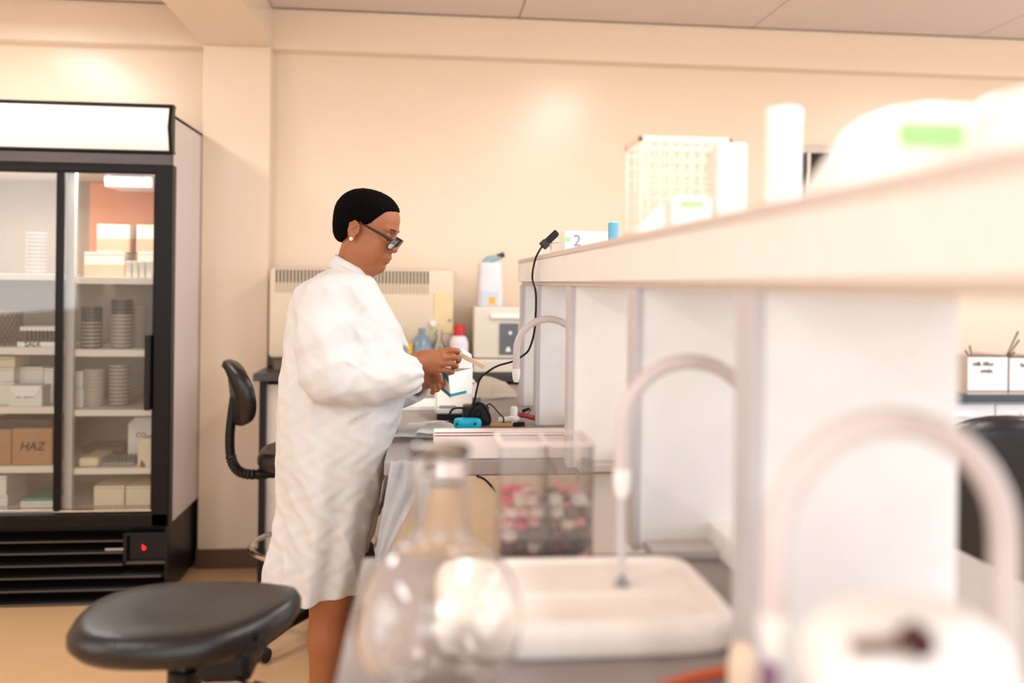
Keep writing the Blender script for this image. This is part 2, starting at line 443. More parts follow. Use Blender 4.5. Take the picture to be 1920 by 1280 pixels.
# sliding doors
for side in (0, 1):
    x0, x1 = (fl+.05, xm0+.004) if side == 0 else (xm0-.004, xr0)
    yy = FY+.028 if side == 0 else FY+.008
    d = put('door', box(x0+.002, x1-.002, yy, yy+.006, zdb+.01, zdo-.012), GLASSP, fridge)
    bm = bmesh.new()
    wl = .03 if side == 0 else (xm1-xm0)
    bx(bm, x0, x0+wl, yy-.006, yy+.016, zdb-.004, zdo-.008, bev=.002)
    if side == 0: bx(bm, x1-.02, x1, yy-.006, yy+.014, zdb-.004, zdo-.008, bev=.002)
    else: bx(bm, x1-.008, x1, yy-.006, yy+.016, zdb-.004, zdo-.008, bev=.002)
    bx(bm, x0, x1, yy-.004, yy+.014, zdo-.022, zdo-.008, bev=.002)
    put('door_frame', bm, BLACK, d)
    put('bottom_rail', box(x0, x1, yy-.006, yy+.014, zdb-.006, zdb+.002, bev=.001), STEEL, d)
    if side == 1:
        h0 = F(273, 768); h1 = F(287, 628)
        bm = bmesh.new(); bx(bm, h0.x, h1.x, FY-.03, FY+.008, h0.z, h1.z, bev=.006)
        put('handle', bm, BLACKP, d)
# white inner post between bays
put('shelf_post', box(F(122, 600, .05).x, F(138, 600, .05).x, FY+.05, FY+.075, zdb, zdo), FI, fridge, label='pale upright behind the glass')
sh_r = [(526, 13), (662, 13), (774, 12), (883, 12)]; sh_l = [(519, 12), (658, 14), (769, 13), (880, 13)]
zs_r, zs_l = [], []
SHM = mat('white wire shelf', (244, 232, 220), .4)
for py, hh in sh_r:
    a = F(210, py-hh/2, .07); b = F(210, py+hh/2, .07); zs_r.append(a.z)
    put('shelf', box(F(136, py, .07).x, fr-.037, FY+.07, FB-.035, b.z, a.z, bev=.002), SHM, fridge)
for py, hh in sh_l:
    a = F(50, py-hh/2, .07); b = F(50, py+hh/2, .07); zs_l.append(a.z)
    put('shelf', box(fl+.037, F(120, py, .07).x, FY+.07, FB-.035, b.z, a.z, bev=.002), SHM, fridge)
zfl = zdb - .002
# louvred grille and control panel
g0 = F(230, 992).z
cpx0, cpx1 = F(235, 1030).x, F(312, 1030).x; cz0, cz1 = F(270, 1052).z, F(270, 1004).z
for i, py in enumerate((1001, 1023, 1046, 1069, 1093, 1118)):
    zc = F(150, py).z
    x1 = fr-.03 if py > 1060 or py < 1000 else cpx0-.012
    if py == 1001: x1 = cpx0-.01
    bm = bmesh.new(); loft(bm, [[Vector((x, FY+.005, zc-.034)), Vector((x, FY+.002, zc-.028)), Vector((x, FY+.04, zc)), Vector((x, FY+.048, zc-.006))] for x in (fl+.02, x1)])
    put('louvre', bm, BLACK, fridge)
    put('louvre_edge', box(fl+.02, x1, FY+.0, FY+.004, zc-.034, zc-.029), mat('greyish louvre edge', (92, 84, 80), .4), bpy.data.objects[fridge.children[-1].name] if False else fridge)  # front edge in a paler grey than the louvre
bm = bmesh.new(); bx(bm, cpx0-.01, cpx0+.006, FY+.0, FY+.05, cz0, cz1+.01, bev=.002); bx(bm, cpx0, cpx1, FY+.0, FY+.05, cz1, cz1+.012, bev=.002)
bx(bm, cpx1-.006, fr-.004, FY+.0, FY+.05, .02, zb+.004, bev=.002)
put('grille_frame', bm, BLACKP, fridge)
pnl = put('control_panel', box(cpx0+.006, cpx1-.006, FY+.02, FY+.05, cz0, cz1, bev=.003), BLACKP, fridge)
put('panel_lip', box(cpx0+.004, cpx1-.006, FY+.0, FY+.03, cz0-.012, cz0-.002, bev=.002), mat('dark brown lip', (74, 64, 58), .4), pnl)
c = F(270, 1026, .018)
put('display_digit', text_mesh('b', .03, (c.x, FY+.017, c.z), (PI/2, 0, 0)), mat('red led', (255, 20, 30), .4, emit=5), pnl, label='glowing red digit b')
a = F(232, 1029)
put('maker_plate', box(a.x-.075, a.x, FY-.004, FY+.0, a.z-.005, a.z+.005, bev=.001), mat('grey plate', (170, 160, 155), .4), fridge)
# evaporator unit under the roof of the right bay
a = F(196, 316, .12); b = F(284, 352, .12)
ev = put('fan_unit', box(a.x, b.x, FY+.12, FY+.32, b.z, zdo-.0, bev=.006), mat('fan housing', (232, 222, 226), .4), fridge)
for i in range(3):
    z = b.z + .022 + i*.022
    put('fan_slot', box(a.x+.03, b.x-.03, FY+.114, FY+.122, z, z+.007), mat('slot grey', (150, 138, 146), .6), ev)
a = F(140, 330, .4)
put('reflection_sheet', box(F(146, 400, .4).x, fr-.04, FB-.036, FB-.031, zs_r[0]+.01, zdo-.005), CORAL, fridge, label='coral sheet standing in for a pink reflection')  # added sheet whose coral colour stands for a reflection in the glass
# lamp inside the fridge
area('fridge_lamp', ((fl+fr)/2, FY+.09, zdo-.015), (math.radians(-12), 0, 0), .92, .04, 6.5, (1, .93, .84))

def fbox(name, label, cat, px0, px1, pytop, z0, m, dy=.09, dep=.16, group=None, bev=.003, rot=0, lid=False):
    a = F(px0, pytop, dy); b = F(px1, pytop, dy)
    x0, x1 = a.x, min(b.x, fr-.042)
    return put(name, box(x0, x1, FY+dy, FY+dy+dep, z0+.0005, max(a.z, z0+.01), bev=bev, rotz=rot), m, label=label, cat=cat, group=group)
def ftext(s, px, py, dy, size, parent, width=1.0):
    c = F(px, py, dy-.002)
    return put('handwriting', text_mesh(s, size, (c.x, FY+dy-.0015, c.z), (PI/2, 0, 0), ext=.0006, width=width, shear=.2), INK, parent)
def carton(label, px0, px1, pytop, z0, m, dy=.09, dep=.16, text=None, flap=False, band=None, tsize=.03, group=None):
    a = F(px0, pytop, dy); b = F(px1, pytop, dy); x0, x1 = a.x, min(b.x, fr-.042); z1 = max(a.z, z0+.012)
    t = thing('carton', label, 'box', ((x0+x1)/2, FY+dy+dep/2, z0), group)
    body = put('body', box(x0, x1, FY+dy, FY+dy+dep, z0+.0005, z1, bev=.002), m, t)
    put('lid_seam', box(x0+.004, x1-.004, FY+dy-.0012, FY+dy+.001, z1-.012, z1-.010), mat('card shadow line', (176, 156, 130), .7), t)
    if flap:
        bm = bmesh.new(); pts = [Vector((x0, FY+dy-.002, z1))]
        n = 9
        for i in range(n+1):
            u = i/n; drop = .045*min(1, 5*min(u, 1-u)+.05)
            pts.append(Vector((x0+(x1-x0)*u, FY+dy-.004, z1-drop)))
        pts.append(Vector((x1, FY+dy-.002, z1)))
        loft(bm, [pts, [p+Vector((0, .0025, 0)) for p in pts]]); put('flap', bm, mat('bright card', (250, 246, 240), .6), t)
    if band:
        put('band', box(x0-.0005, x1+.0005, FY+dy-.001, FY+dy+dep, z0+.004, z0+(z1-z0)*.5), band, t)
    if text:
        put('handwriting', text_mesh(text, tsize, ((x0+x1)/2, FY+dy-.0015, z0+(z1-z0)*.5), (PI/2, 0, 0), ext=.0006, shear=.2), INK, t)
    return t
PINK = mat('pink band card', (230, 186, 160), .65)
# right bay, top shelf
z = zs_r[0]
u1 = carton('white carton with pink lower half, lower of left stack on top shelf', 158, 233, 472, z, WCARD, dy=.18, dep=.15, band=PINK)
put_z = F(158, 472, .18).z
carton('white carton with pink lower half, upper of left stack on top shelf', 182, 243, 420, put_z+.001, WCARD, dy=.2, dep=.15, band=PINK)
carton('white carton with pink lower half, lower of right stack on top shelf', 258, 290, 472, z, WCARD, dy=.2, dep=.15, band=PINK)
carton('white carton with pink lower half, upper of right stack on top shelf', 256, 290, 421, F(158, 472, .2).z+.001, WCARD, dy=.21, dep=.15, band=PINK)
for i in range(4):
    fbox('reagent_carton', 'slim upright white carton on top fridge shelf, %s from left' % ['first', 'second', 'third', 'fourth'][i], 'box', 236+i*12.5, 246+i*12.5, 489, z, WCARD, dy=.1, dep=.05, group='slim cartons on the top shelf')
# petri dish stacks
def dishes(label, px, py_top, z0, r, dy, m, group):
    dm = None; c = F(px, 600, dy); zt = F(px, py_top, dy).z; n = max(3, int((zt-z0)/.0165)); first = None
    for i in range(n):
        if first is None:
            bm = bmesh.new(); lathe(bm, [(r*.96, 0), (r*.97, .010), (r, .0105), (r, .0155), (r*.9, .016)], (c.x, FY+dy, z0+.0006), 18)
            first = put('petri_dish', bm, [m, mat('striping dish rim', (206, 192, 180), .25)], label='bottom '+label, cat='petri dish', group=group)
            for f in first.data.polygons: f.material_index = 1 if f.center.z > .0102 else 0  # pale rim against the body colour stands for shading between stacked dishes
        else:
            o = first.copy(); COL.objects.link(o); o.location.z += i*.0165
            if i >= n-4 and 'second right-bay' in label:
                if dm is None: dm = first.data.copy(); dm.materials[0] = mat('black agar dish', (34, 28, 28), .3); dm.materials[1] = mat('dark rim', (96, 86, 80), .3)
                o.data = dm
            o['label'] = (ORD[i]+' from bottom, ' if i < n-1 else 'topmost ')+label
DARKD = mat('dark agar dish', (70, 60, 56), .3); PALED = mat('pale dish', (188, 172, 160), .3)
MIDD = mat('brown agar dish', (128, 112, 100), .3)
dishes('dark petri dish, left stack, second right-bay shelf', 172, 572, zs_r[1], .045, .17, DARKD, 'dark dish stack left, second shelf')
dishes('brown petri dish, right stack, second right-bay shelf', 229, 556, zs_r[1], .045, .17, MIDD, 'dark dish stack right, second shelf')
dishes('pale petri dish in stack behind the dark stacks', 256, 570, zs_r[1], .042, .30, PALED, 'pale dish stack, second shelf')
dishes('pale petri dish, left stack, third right-bay shelf', 178, 684, zs_r[2], .045, .19, PALED, 'dish stack left, third shelf')
dishes('brown petri dish, right stack, third right-bay shelf', 226, 678, zs_r[2], .045, .21, MIDD, 'dish stack right, third shelf')
dishes('lilac petri dish, stack in top left bay', 68, 434, zs_l[0], .045, .21, mat('lilac dish', (150, 140, 146), .3), 'dish stack, top left shelf')
fbox('carton', 'small white carton lying lower at left of third shelf', 'box', 141, 156, 728, zs_r[2], WCARD, dy=.12, dep=.1)
fbox('carton', 'small white carton lying upper at left of third shelf', 'box', 141, 155, 696, F(141, 728, .12).z+.001, WCARD, dy=.12, dep=.1)
# fourth shelf
z = zs_r[3]
t = fbox('foam_rack', 'low cream foam rack lid at left of fourth fridge shelf', 'rack lid', 146, 185, 858, z, CREAM, dy=.09, dep=.18, bev=.012)
a = F(188, 866, .14); b = F(254, 866, .14)
tr = thing('tube_rack', 'low dark tube rack of small pegs on fourth fridge shelf', 'rack', ((a.x+b.x)/2, FY+.18, z))
put('tray', box(a.x, b.x, FY+.12, FY+.24, z+.0005, z+.014, bev=.002), GREYP, tr)
pg = None
for i in range(9):
    for j in range(3):
        x = a.x+.012+i*(b.x-a.x-.024)/8; y = FY+.135+j*.04
        if pg is None: pg = put('peg', lathe(bmesh.new(), [(.005, z+.014), (.005, z+.03), (.003, z+.033)], (x, y, 0), 8), DGREY, tr); px0_, py0_ = x, y
        else:
            o = pg.copy(); COL.objects.link(o); o.location.x += x-px0_; o.location.y += y-py0_
bx1 = fbox('dark_bag', 'dark plastic wrapped pack lying at the back of fourth shelf', 'bag', 150, 232, 836, z, mat('dark plastic', (92, 84, 80), .25), dy=.34, dep=.15, bev=.03)
# tall white carton with gabled top
def gable(label, px0, px1, pytop, pysh, z0, m, dy, dep, text=None):
    x0 = F(px0, 800, dy).x; x1 = min(F(px1, 800, dy).x, fr-.042); zs = F(px0, pysh, dy).z; zt = F(px0, pytop, dy).z
    t = thing('gabled_carton', label, 'box', ((x0+x1)/2, FY+dy+dep/2, z0)); y0, y1 = FY+dy, FY+dy+dep
    put('body', box(x0, x1, y0, y1, z0+.0005, zs, bev=.002), m, t)
    bm = bmesh.new(); q = (x1-x0)*.28
    loft(bm, [[Vector((x0, y0, zs)), Vector((x1, y0, zs)), Vector((x1, y1, zs)), Vector((x0, y1, zs))], [Vector((x0+q, y0+.002, zt)), Vector((x1, y0+.002, zt)), Vector((x1, y1, zt)), Vector((x0+q, y1, zt))]])
    put('gable', bm, m, t)
    if text: put('handwriting', text_mesh(text, .03, ((x0+x1)/2, y0-.0015, zs-.05), (PI/2, 0, 0), ext=.0006), INK, t)
    return t
gable('tall white gabled carton marked CO on fourth fridge shelf', 240, 290, 782, 795, z, WCARD, .26, .1, 'CO')
gc = gable('cream gabled carton with brown corner at front of fourth fridge shelf', 259, 290, 822, 834, z, CREAM, .075, .08)
a = F(262, 872, .073)
put('brown_corner', loft(bmesh.new(), [[Vector((a.x, FY+.0735, z+.002)), Vector((a.x+.024, FY+.0735, z+.002)), Vector((a.x+.02, FY+.0735, z+.018)), Vector((a.x+.004, FY+.0735, z+.034))], [Vector((a.x, FY+.075, z+.002)), Vector((a.x+.024, FY+.075, z+.002)), Vector((a.x+.02, FY+.075, z+.018)), Vector((a.x+.004, FY+.075, z+.034))]]), mat('brown print', (120, 84, 44), .6), gc)
# bottom
carton('cream carton at left on the fridge floor, right bay', 176, 233, 911, zfl, CREAM, dy=.09, dep=.2)
carton('cream carton at right on the fridge floor, right bay', 236, 290, 911, zfl, CREAM, dy=.09, dep=.2)
# left bay ------------------------------------------------------------
z = zs_l[1]
WIRE = mat('dark wire', (96, 74, 56), .4, metal=.4)
c0 = F(-12, 600, .16); c1 = F(32, 600, .16); zt = F(10, 584, .16).z; R_ = (c1.x-c0.x)/2+.02; cx_ = c1.x-R_
bk = thing('wire_basket', 'round wire mesh basket with diamond holes on second shelf', 'basket', (cx_, FY+.2, z))
bm = bmesh.new(); H_ = zt-z-.004; nst = 22
for s in (1, -1):
    for i in range(nst):
        pts = []
        for j in range(9):
            t_ = j/8; a_ = 2*PI*i/nst + s*t_*1.15; pts.append((cx_+R_*math.cos(a_), FY+.2+R_*math.sin(a_), z+.004+H_*t_))
        tube(bm, pts, .0016, 4)
put('wire_mesh', bm, WIRE, bk, kind='stuff')
bm = bmesh.new(); tube(bm, [(cx_+R_*math.cos(2*PI*i/30), FY+.2+R_*math.sin(2*PI*i/30), z+.004+H_) for i in range(30)], .004, 6, closed=True)
put('rim', bm, mat('tan rim', (206, 170, 122), .5), bk)
# rack of capped tubes
a = F(32, 642, .1); b = F(103, 642, .1); zr = F(40, 641, .1).z
rk = thing('tube_rack', 'white tube rack with handwritten front on second left shelf', 'rack', ((a.x+b.x)/2, FY+.15, z))
put('base', box(a.x, b.x, FY+.1, FY+.2, z+.0005, zr, bev=.002), WHITEP, rk)
put('handwriting', text_mesh('SALK', .03, (a.x+(b.x-a.x)*.42, FY+.0985, (z+zr)/2), (PI/2, 0, 0), ext=.0006), INK, rk)
ztc = F(40, 613, .1).z
tb = None
for j in range(2):
    for i in range(9):
        x = a.x+.012+i*(b.x-a.x-.024)/8; y = FY+.118+j*.05
        if tb is None:
            tb = thing('sample_tube', 'white capped sample tube, first from left, front row of white rack', 'tube', (x, y, zr), 'capped tubes in the white rack')
            put('tube_body', lathe(bmesh.new(), [(.0055, zr+.0005), (.0062, ztc-.014)], (x, y, 0), 10), mat('dark sample', (92, 80, 76), .3), tb)
            put('cap', lathe(bmesh.new(), [(.0088, ztc-.016), (.0088, ztc), (.006, ztc+.002)], (x, y, 0), 10), WHITEP, tb)
            tx, ty = x, y
        else:
            o = copy_tree(tb); o.location = (x, y, zr)
        (tb if (i, j) == (0, 0) else o)['label'] = 'white capped sample tube, %s from left in %s row of white rack' % (['first']+ORD[1:], ['front', 'back'])[0][i:i+1][0:1][0] if False else 'white capped sample tube, %s from left, %s row of white rack' % ((['first']+ORD[1:])[i], ['front', 'back'][j])
z = zs_l[2]
carton('white carton stack, lower carton at left edge of third left shelf', -30, 26, 716, z, WCARD, dy=.14, dep=.14)
carton('white carton stack, upper carton at left edge of third left shelf', -30, 26, 689, F(0, 716, .14).z+.001, WCARD, dy=.14, dep=.14)
carton('cream carton lying on the white stack at left edge', -30, 28, 668, F(0, 689, .14).z+.001, CREAM, dy=.14, dep=.14)
carton('tall white carton with small printed mark behind the flap box', 31, 81, 688, z, WCARD, dy=.2, dep=.1, text='B5', tsize=.018)
carton('tall white carton standing right beside the marked carton', 82, 100, 690, z, WCARD, dy=.17, dep=.13)
carton('white card box with curved flap and handwriting, front of third shelf', 17, 79, 723, z, WCARD, dy=.08, dep=.09, text='to  2017', flap=True, tsize=.022)
z = zs_l[3]
carton('brown cardboard box at left edge of fourth left shelf', -30, 21, 805, z, CARD, dy=.1, dep=.25)
carton('brown cardboard box with dark stamped marks', 23, 98, 803, z, CARD, dy=.09, dep=.26, text='HAZ', tsize=.05)
fbox('dark_tray', 'dark tray lying on top of the brown boxes', 'tray', -20, 96, 786, F(20, 803, .12).z+.002, mat('dark tray', (44, 32, 28), .4), dy=.12, dep=.2)
carton('white carton at left on the fridge floor, lower one', -30, 14, 928, zfl, WCARD, dy=.1, dep=.2)
carton('white carton at left on the fridge floor, upper one', -30, 12, 892, F(0, 928, .1).z+.001, WCARD, dy=.1, dep=.2)
t = carton('flat white pack with teal top on the fridge floor', 38, 100, 940, zfl, WCARD, dy=.08, dep=.22)
a = F(38, 940, .08); b = F(100, 940, .08)
put('teal_top', box(a.x+.004, b.x-.002, FY+.09, FY+.29, a.z, a.z+.012, bev=.002), mat('teal card', (60, 142, 126), .6), t)

# ================================================================== WALL COUNTER LEFT + APPLIANCES
ZK = .96; KY = 4.03
k0 = P(474, 700, Y=KY).x; k1 = P(1180, 700, Y=KY).x
DKTOP = mat('charcoal worktop', (66, 62, 60), .35)
ct = thing('wall_counter', 'charcoal wall counter with black legs under the beige cabinet', 'counter', ((k0+k1)/2, 4.2, 0))
put('worktop', box(k0, k1, KY, WY-.005, ZK-.035, ZK, bev=.004), DKTOP, ct)
for px in (491, 760, 1000):
    x = P(px, 800, Y=KY+.02).x; put('leg', box(x-.013, x+.013, KY+.02, KY+.05, .0, ZK-.035, bev=.002), BLACKP, ct)
x0 = P(499, 800, Y=KY+.06).x
put('back_rail', box(x0, k1, WY-.06, WY-.03, ZK-.10, ZK-.035), BLACKP, ct)
for i in range(4):
    wdt = (k1-x0-.05)/4
    put('front_panel', box(x0+i*wdt+.003, x0+(i+1)*wdt-.003, KY+.055, KY+.075, .06, ZK-.055, bev=.003), mat('pale cupboard panel', (226, 216, 206), .5), ct)
put('carcass', box(x0, k1-.05, KY+.076, WY-.07, .05, ZK-.05), mat('dark carcass', (58, 48, 44), .7), ct)

# beige incubator cabinet with vents
IY = KY+.12
i0 = P(503, 600, Y=IY).x; i1 = P(851, 600, Y=IY).x; iz1 = P(680, 503, Y=IY).z; iz0 = P(680, 672, Y=IY).z
inc = thing('incubator', 'wide beige metal cabinet with a row of top vents', 'cabinet', ((i0+i1)/2, IY+.15, ZK))
BG = mat('beige enamel', (226, 212, 188), .45, namt=.015)
bm = bmesh.new(); rr = []
for (yy, ins) in ((IY+.02, .0), (IY, .012)):
    pass
bx(bm, i0, i1, IY, IY+.29, iz0, iz1, bev=.02); put('body', bm, BG, inc, smooth=True)
put('base', box(i0+.02, i1-.02, IY+.03, IY+.28, ZK+.0, iz0+.01, bev=.004), mat('dark base', (110, 94, 78), .6), inc)
a = P(519, 502, Y=IY-.001); b = P(802, 530, Y=IY-.001); n = 44
va = P(519, 503, Y=IY-.001); vz1 = P(660, 507, Y=IY).z; vz0 = P(660, 531, Y=IY).z
sl = mat('vent slot shadow', (106, 92, 74), .7); first = None
for i in range(n):
    x = va.x + (b.x-va.x)*i/(n-1)
    if first is None: first = put('vent_slot', box(x-.0045, x+.0045, IY-.0015, IY+.004, vz0, vz1), sl, inc); x_ = x
    else:
        o = first.copy(); COL.objects.link(o); o.location.x += x-x_
sl2 = mat('faint slot reflection', (204, 188, 160), .7); f2 = None  # faint second row, coloured as reflections below the vent slots
for i in range(n):
    x = va.x + (b.x-va.x)*i/(n-1)
    if f2 is None: f2 = put('slot_reflection', box(x-.004, x+.004, IY-.004, IY+.002, P(660, 549, Y=IY).z, vz0-.002, bev=.001), sl2, inc); x_ = x
    else:
        o = f2.copy(); COL.objects.link(o); o.location.x += x-x_
a = P(814, 548, Y=IY); b = P(850, 625, Y=IY)
put('door_plate', box(a.x, b.x-.004, IY-.004, IY+.002, b.z, a.z, bev=.002), mat('yellowish plate', (238, 218, 172), .5), inc)
a = P(812, 606, Y=IY)
put('latch', lathe(bmesh.new(), [(.014, -.012), (.014, 0)], (a.x, IY-.002, a.z), 14, axis='Y'), WHITEP, inc)
a = P(843, 600, Y=IY)
put('knob', lathe(bmesh.new(), [(.006, -.010), (.006, 0)], (a.x, IY-.002, a.z), 10, axis='Y'), GREYP, inc)
bm = bmesh.new()
for i in range(5):
    x = i0+.07+i*.012; bx(bm, x, x+.006, IY-.0015, IY+.002, iz0+.012, iz0+.02)
put('lower_vent', bm, sl, inc, kind='stuff')

# bottles in front of it
def vessel(name, label, cat, px, pyb, pyt, Y, prof, m, cap=None, capm=None, z0=None, sx=1, sy=1):
    """prof: list of (radius fraction, height fraction) of px height"""
    b = P(px, pyb, Y=Y); t_ = P(px, pyt, Y=Y); z0 = b.z if z0 is None else z0; H = t_.z - z0
    th = thing(name, label, cat, (b.x, Y, z0))
    put('body', lathe(bmesh.new(), [(r, z0+.0005+h*H) for r, h in prof], (b.x, Y, 0), 24, sx, sy), m, th, smooth=True)
    if cap: put('cap', lathe(bmesh.new(), [(r, z0+h*H) for r, h in cap], (b.x, Y, 0), 20, sx, sy), capm, th, smooth=True)
    return th
BY = 4.06
vessel('plastic_bottle', 'white plastic bottle with a red screw cap', 'bottle', 860, 700, 608, KY+.055, [(.04, 0), (.044, .03), (.044, .62), (.036, .72), (.02, .78)], mat('milky plastic', (230, 226, 230), .35), [(.026, .77), (.026, .93), (.022, .97), (.018, 1)], RED, z0=ZK)
vessel('glass_bottle', 'blue grey round bottle in front of the beige cabinet', 'bottle', 790, 700, 615, KY+.06, [(.045, 0), (.055, .1), (.055, .55), (.03, .8), (.016, .86), (.016, 1)], mat('blue grey bottle', (128, 148, 166), .2), z0=ZK)
vessel('glass_bottle', 'pale round bottle between blue grey bottle and red capped bottle', 'bottle', 822, 700, 618, KY+.06, [(.035, 0), (.04, .1), (.04, .5), (.015, .8), (.015, 1)], pane_mat('pale bottle', (.92, .9, .82), .1, .1), z0=ZK)
a = P(770, 640, Y=KY+.02)
put('yellow_box', box(a.x-.02, a.x+.008, KY+.01, KY+.05, ZK+.0005, P(770, 644, Y=KY+.02).z, bev=.003), YELLOW, label='small upright yellow box beside the blue grey bottle', cat='box')

# white analyser and spray container
a = P(889, 580, Y=KY+.02); b = P(1005, 680, Y=KY+.02)
an = thing('analyser', 'off white bench analyser with grey control panel', 'analyser', ((a.x+b.x)/2, KY+.2, ZK))
zt_ = P(940, 576, Y=KY+.02).z; zm = P(940, 672, Y=KY+.02).z
put('body', box(a.x, b.x, KY+.03, KY+.34, zm, zt_, bev=.008), OFFW, an)
put('base', box(a.x-.002, b.x, KY+.012, KY+.34, ZK+.004, zm-.004, bev=.008), OFFW, an)
fa = P(920, 592, Y=KY+.03); put('hood', box(fa.x, b.x, KY+.014, KY+.03, P(940, 597, Y=KY+.03).z, P(940, 588, Y=KY+.03).z, bev=.003), WHITEP, an)
ca = P(937, 606, Y=KY+.02); cb = P(972, 665, Y=KY+.02)
cpn = put('control_panel', box(ca.x, cb.x, KY+.024, KY+.031, cb.z, ca.z, bev=.002), DGREY, an)
for (px, py) in ((957, 624), (968, 643)):
    q = P(px, py, Y=KY+.02); put('button', lathe(bmesh.new(), [(.008, -.004), (.008, 0)], (q.x, KY+.024, q.z), 12, axis='Y'), WHITEP, cpn)
q = P(953, 655, Y=KY+.02)
put('button', loft(bmesh.new(), [[Vector((q.x-.013, y, q.z-.01)), Vector((q.x+.013, y, q.z-.01)), Vector((q.x+.006, y, q.z+.011)), Vector((q.x-.006, y, q.z+.011))] for y in (KY+.020, KY+.024)]), WHITEP, cpn)
sp = thing('jerrycan', 'white plastic jerrycan with blue grey spout standing on the analyser', 'container', (P(920, 574, Y=KY+.12).x, KY+.12, zt_))
x0 = P(896, 540, Y=KY+.08).x; x1 = P(944, 540, Y=KY+.08).x; z1 = P(920, 492, Y=KY+.08).z; zsx = P(920, 520, Y=KY+.08).z
MILK = mat('milky plastic', (240, 234, 230), .35)
bm = bmesh.new(); loft(bm, [srect((x0+x1)/2, KY+.15, (x1-x0)/2*s, .07*s, z_, 28, 5) for z_, s in ((zt_+.0005, .94), (zt_+.01, 1), (zsx-.02, 1), (zsx, .94), (zsx+.015, .92), (z1-.008, .92), (z1, .86))])
put('body', bm, MILK, sp, smooth=True)
cxm = (x0+x1)/2
put('spout', tube(bmesh.new(), [(cxm-.03, KY+.15, z1-.002), (cxm-.005, KY+.15, z1+.014), (cxm+.05, KY+.15, z1+.03)], [.016, .02, .012], 14), mat('blue grey spout', (150, 178, 186), .4), sp, smooth=True)
put('spout_cap', tube(bmesh.new(), [(cxm+.035, KY+.15, z1+.028), (cxm+.068, KY+.15, z1+.042)], .013, 12), mat('dark teal cap', (40, 62, 70), .4), sp)
put('label', box(cxm-.012-.028, cxm+.038, KY+.078, KY+.0805, zt_+.01, zt_+.072), mat('pale blue label', (206, 214, 232), .6), sp)
put('yellow_sticker', box(cxm-.008, cxm+.024, KY+.0765, KY+.079, zt_+.012, zt_+.046), mat('amber sticker', (246, 186, 70), .6), sp)

# ================================================================== RIGHT WALL COUNTER
RY = 3.80; q = P(1860, 741, Y=RY); ZR = q.z
r0 = 1.7; r1 = 4.6
rc = thing('base_cabinet', 'white base cabinets with a dark blue black worktop at right', 'cabinet', ((r0+r1)/2, 4.1, 0))
put('worktop', box(r0, r1, RY, WY-.005, ZR-.032, ZR, bev=.003), mat('blue black worktop', (58, 66, 80), .35), rc)
put('carcass', box(r0+.02, r1-.02, RY+.05, WY-.02, .08, ZR-.033), WHITE, rc)
put('plinth', box(r0+.03, r1-.03, RY+.08, WY-.03, 0, .08), BLACKP, rc)
DOORB = mat('cool white door', (220, 226, 236), .35)
xd = P(1866, 800, Y=RY+.03).x
for i in range(-4, 4):
    a_, b_ = xd+i*.45+.003, xd+(i+1)*.45-.003
    if a_ < r0 or b_ > r1: continue
    d = put('door', box(a_, b_, RY+.03, RY+.05, .09, ZR-.045, bev=.004), DOORB, rc)
    put('handle', box(a_+.12, b_-.12, RY+.012, RY+.03, ZR-.10, ZR-.085, bev=.004), mat('pale handle', (236, 238, 242), .3), d)
# two white boxes with pegs/sticks
def wbox(label, px0, px1, txt, ghost=None):
    a = P(px0, 667, Y=RY+.04); b = P(px1, 667, Y=RY+.04); zt = a.z if px0 < 1880 else P(px0, 669, Y=RY+.04).z
    t = thing('storage_box', label, 'box', ((a.x+b.x)/2, RY+.12, ZR))
    zl = P((px0+px1)/2, 733, Y=RY+.04).z
    put('front_face', box(a.x, b.x, RY+.04, RY+.043, zl, zt, bev=.001), mat('white paper face', (240, 236, 238), .6), t)
    bm = bmesh.new(); bx(bm, a.x, b.x, RY+.044, RY+.3, ZR+.0005, ZR+.006); bx(bm, a.x, a.x+.004, RY+.044, RY+.3, ZR+.006, zt); bx(bm, b.x-.004, b.x, RY+.044, RY+.3, ZR+.006, zt); bx(bm, a.x, b.x, RY+.297, RY+.3, ZR+.006, zt)
    bx(bm, a.x, b.x, RY+.041, RY+.045, ZR+.0005, zl+.002)
    put('body', bm, mat('cream box body', (226, 208, 190), .6), t)
    bm = bmesh.new(); tube(bm, [(a.x, RY+.038, zt), (b.x, RY+.038, zt)], .0035, 6); tube(bm, [(b.x, RY+.038, zl), (b.x, RY+.038, zt)], .0025, 6); tube(bm, [(a.x-.0, RY+.038, zl), (b.x, RY+.038, zl)], .002, 6)
    put('edging', bm, TWIG, t)
    if txt:
        for k_, (s, off) in enumerate(txt):
            put('handwriting', text_mesh(s, .030, ((a.x+b.x)/2+off-.02, RY+.0385, zt-.037-.032*k_), (PI/2, 0, 0), ext=.0006, width=.82), INK, t)
    return t, a, b, zt
t1, a1, b1, zt1 = wbox('white storage box with two handwritten lines on dark worktop', 1815, 1891, [('milk Afloo', -.005), ('swabs', .012)])
t2, a2, b2, zt2 = wbox('second white storage box at the right edge of the frame', 1893, 1960, [('SaB', 0)])
for (p0, p1, lb) in (((1817, 668), (1810, 657), 'short dark stick leaning out of the box left, outer'), ((1822, 667), (1818, 648), 'short dark stick leaning out of the box left, inner'), ((1886, 670), (1909, 621), 'longest dark stick rising between the two white boxes'), ((1888, 670), (1911, 637), 'middle dark stick rising between the two white boxes'), ((1890, 671), (1902, 660), 'shortest dark stick rising between the two white boxes')):
    a = P(*p0, Y=RY+.06); b = P(*p1, Y=RY+.08)
    put('stick', tube(bmesh.new(), [(a.x-(b.x-a.x)*1.2, RY+.055, max(ZR+.01, a.z-(b.z-a.z)*1.2)), tuple(a), tuple(b)], [.003, .003, .004], 6), TWIG, label=lb, cat='stick')

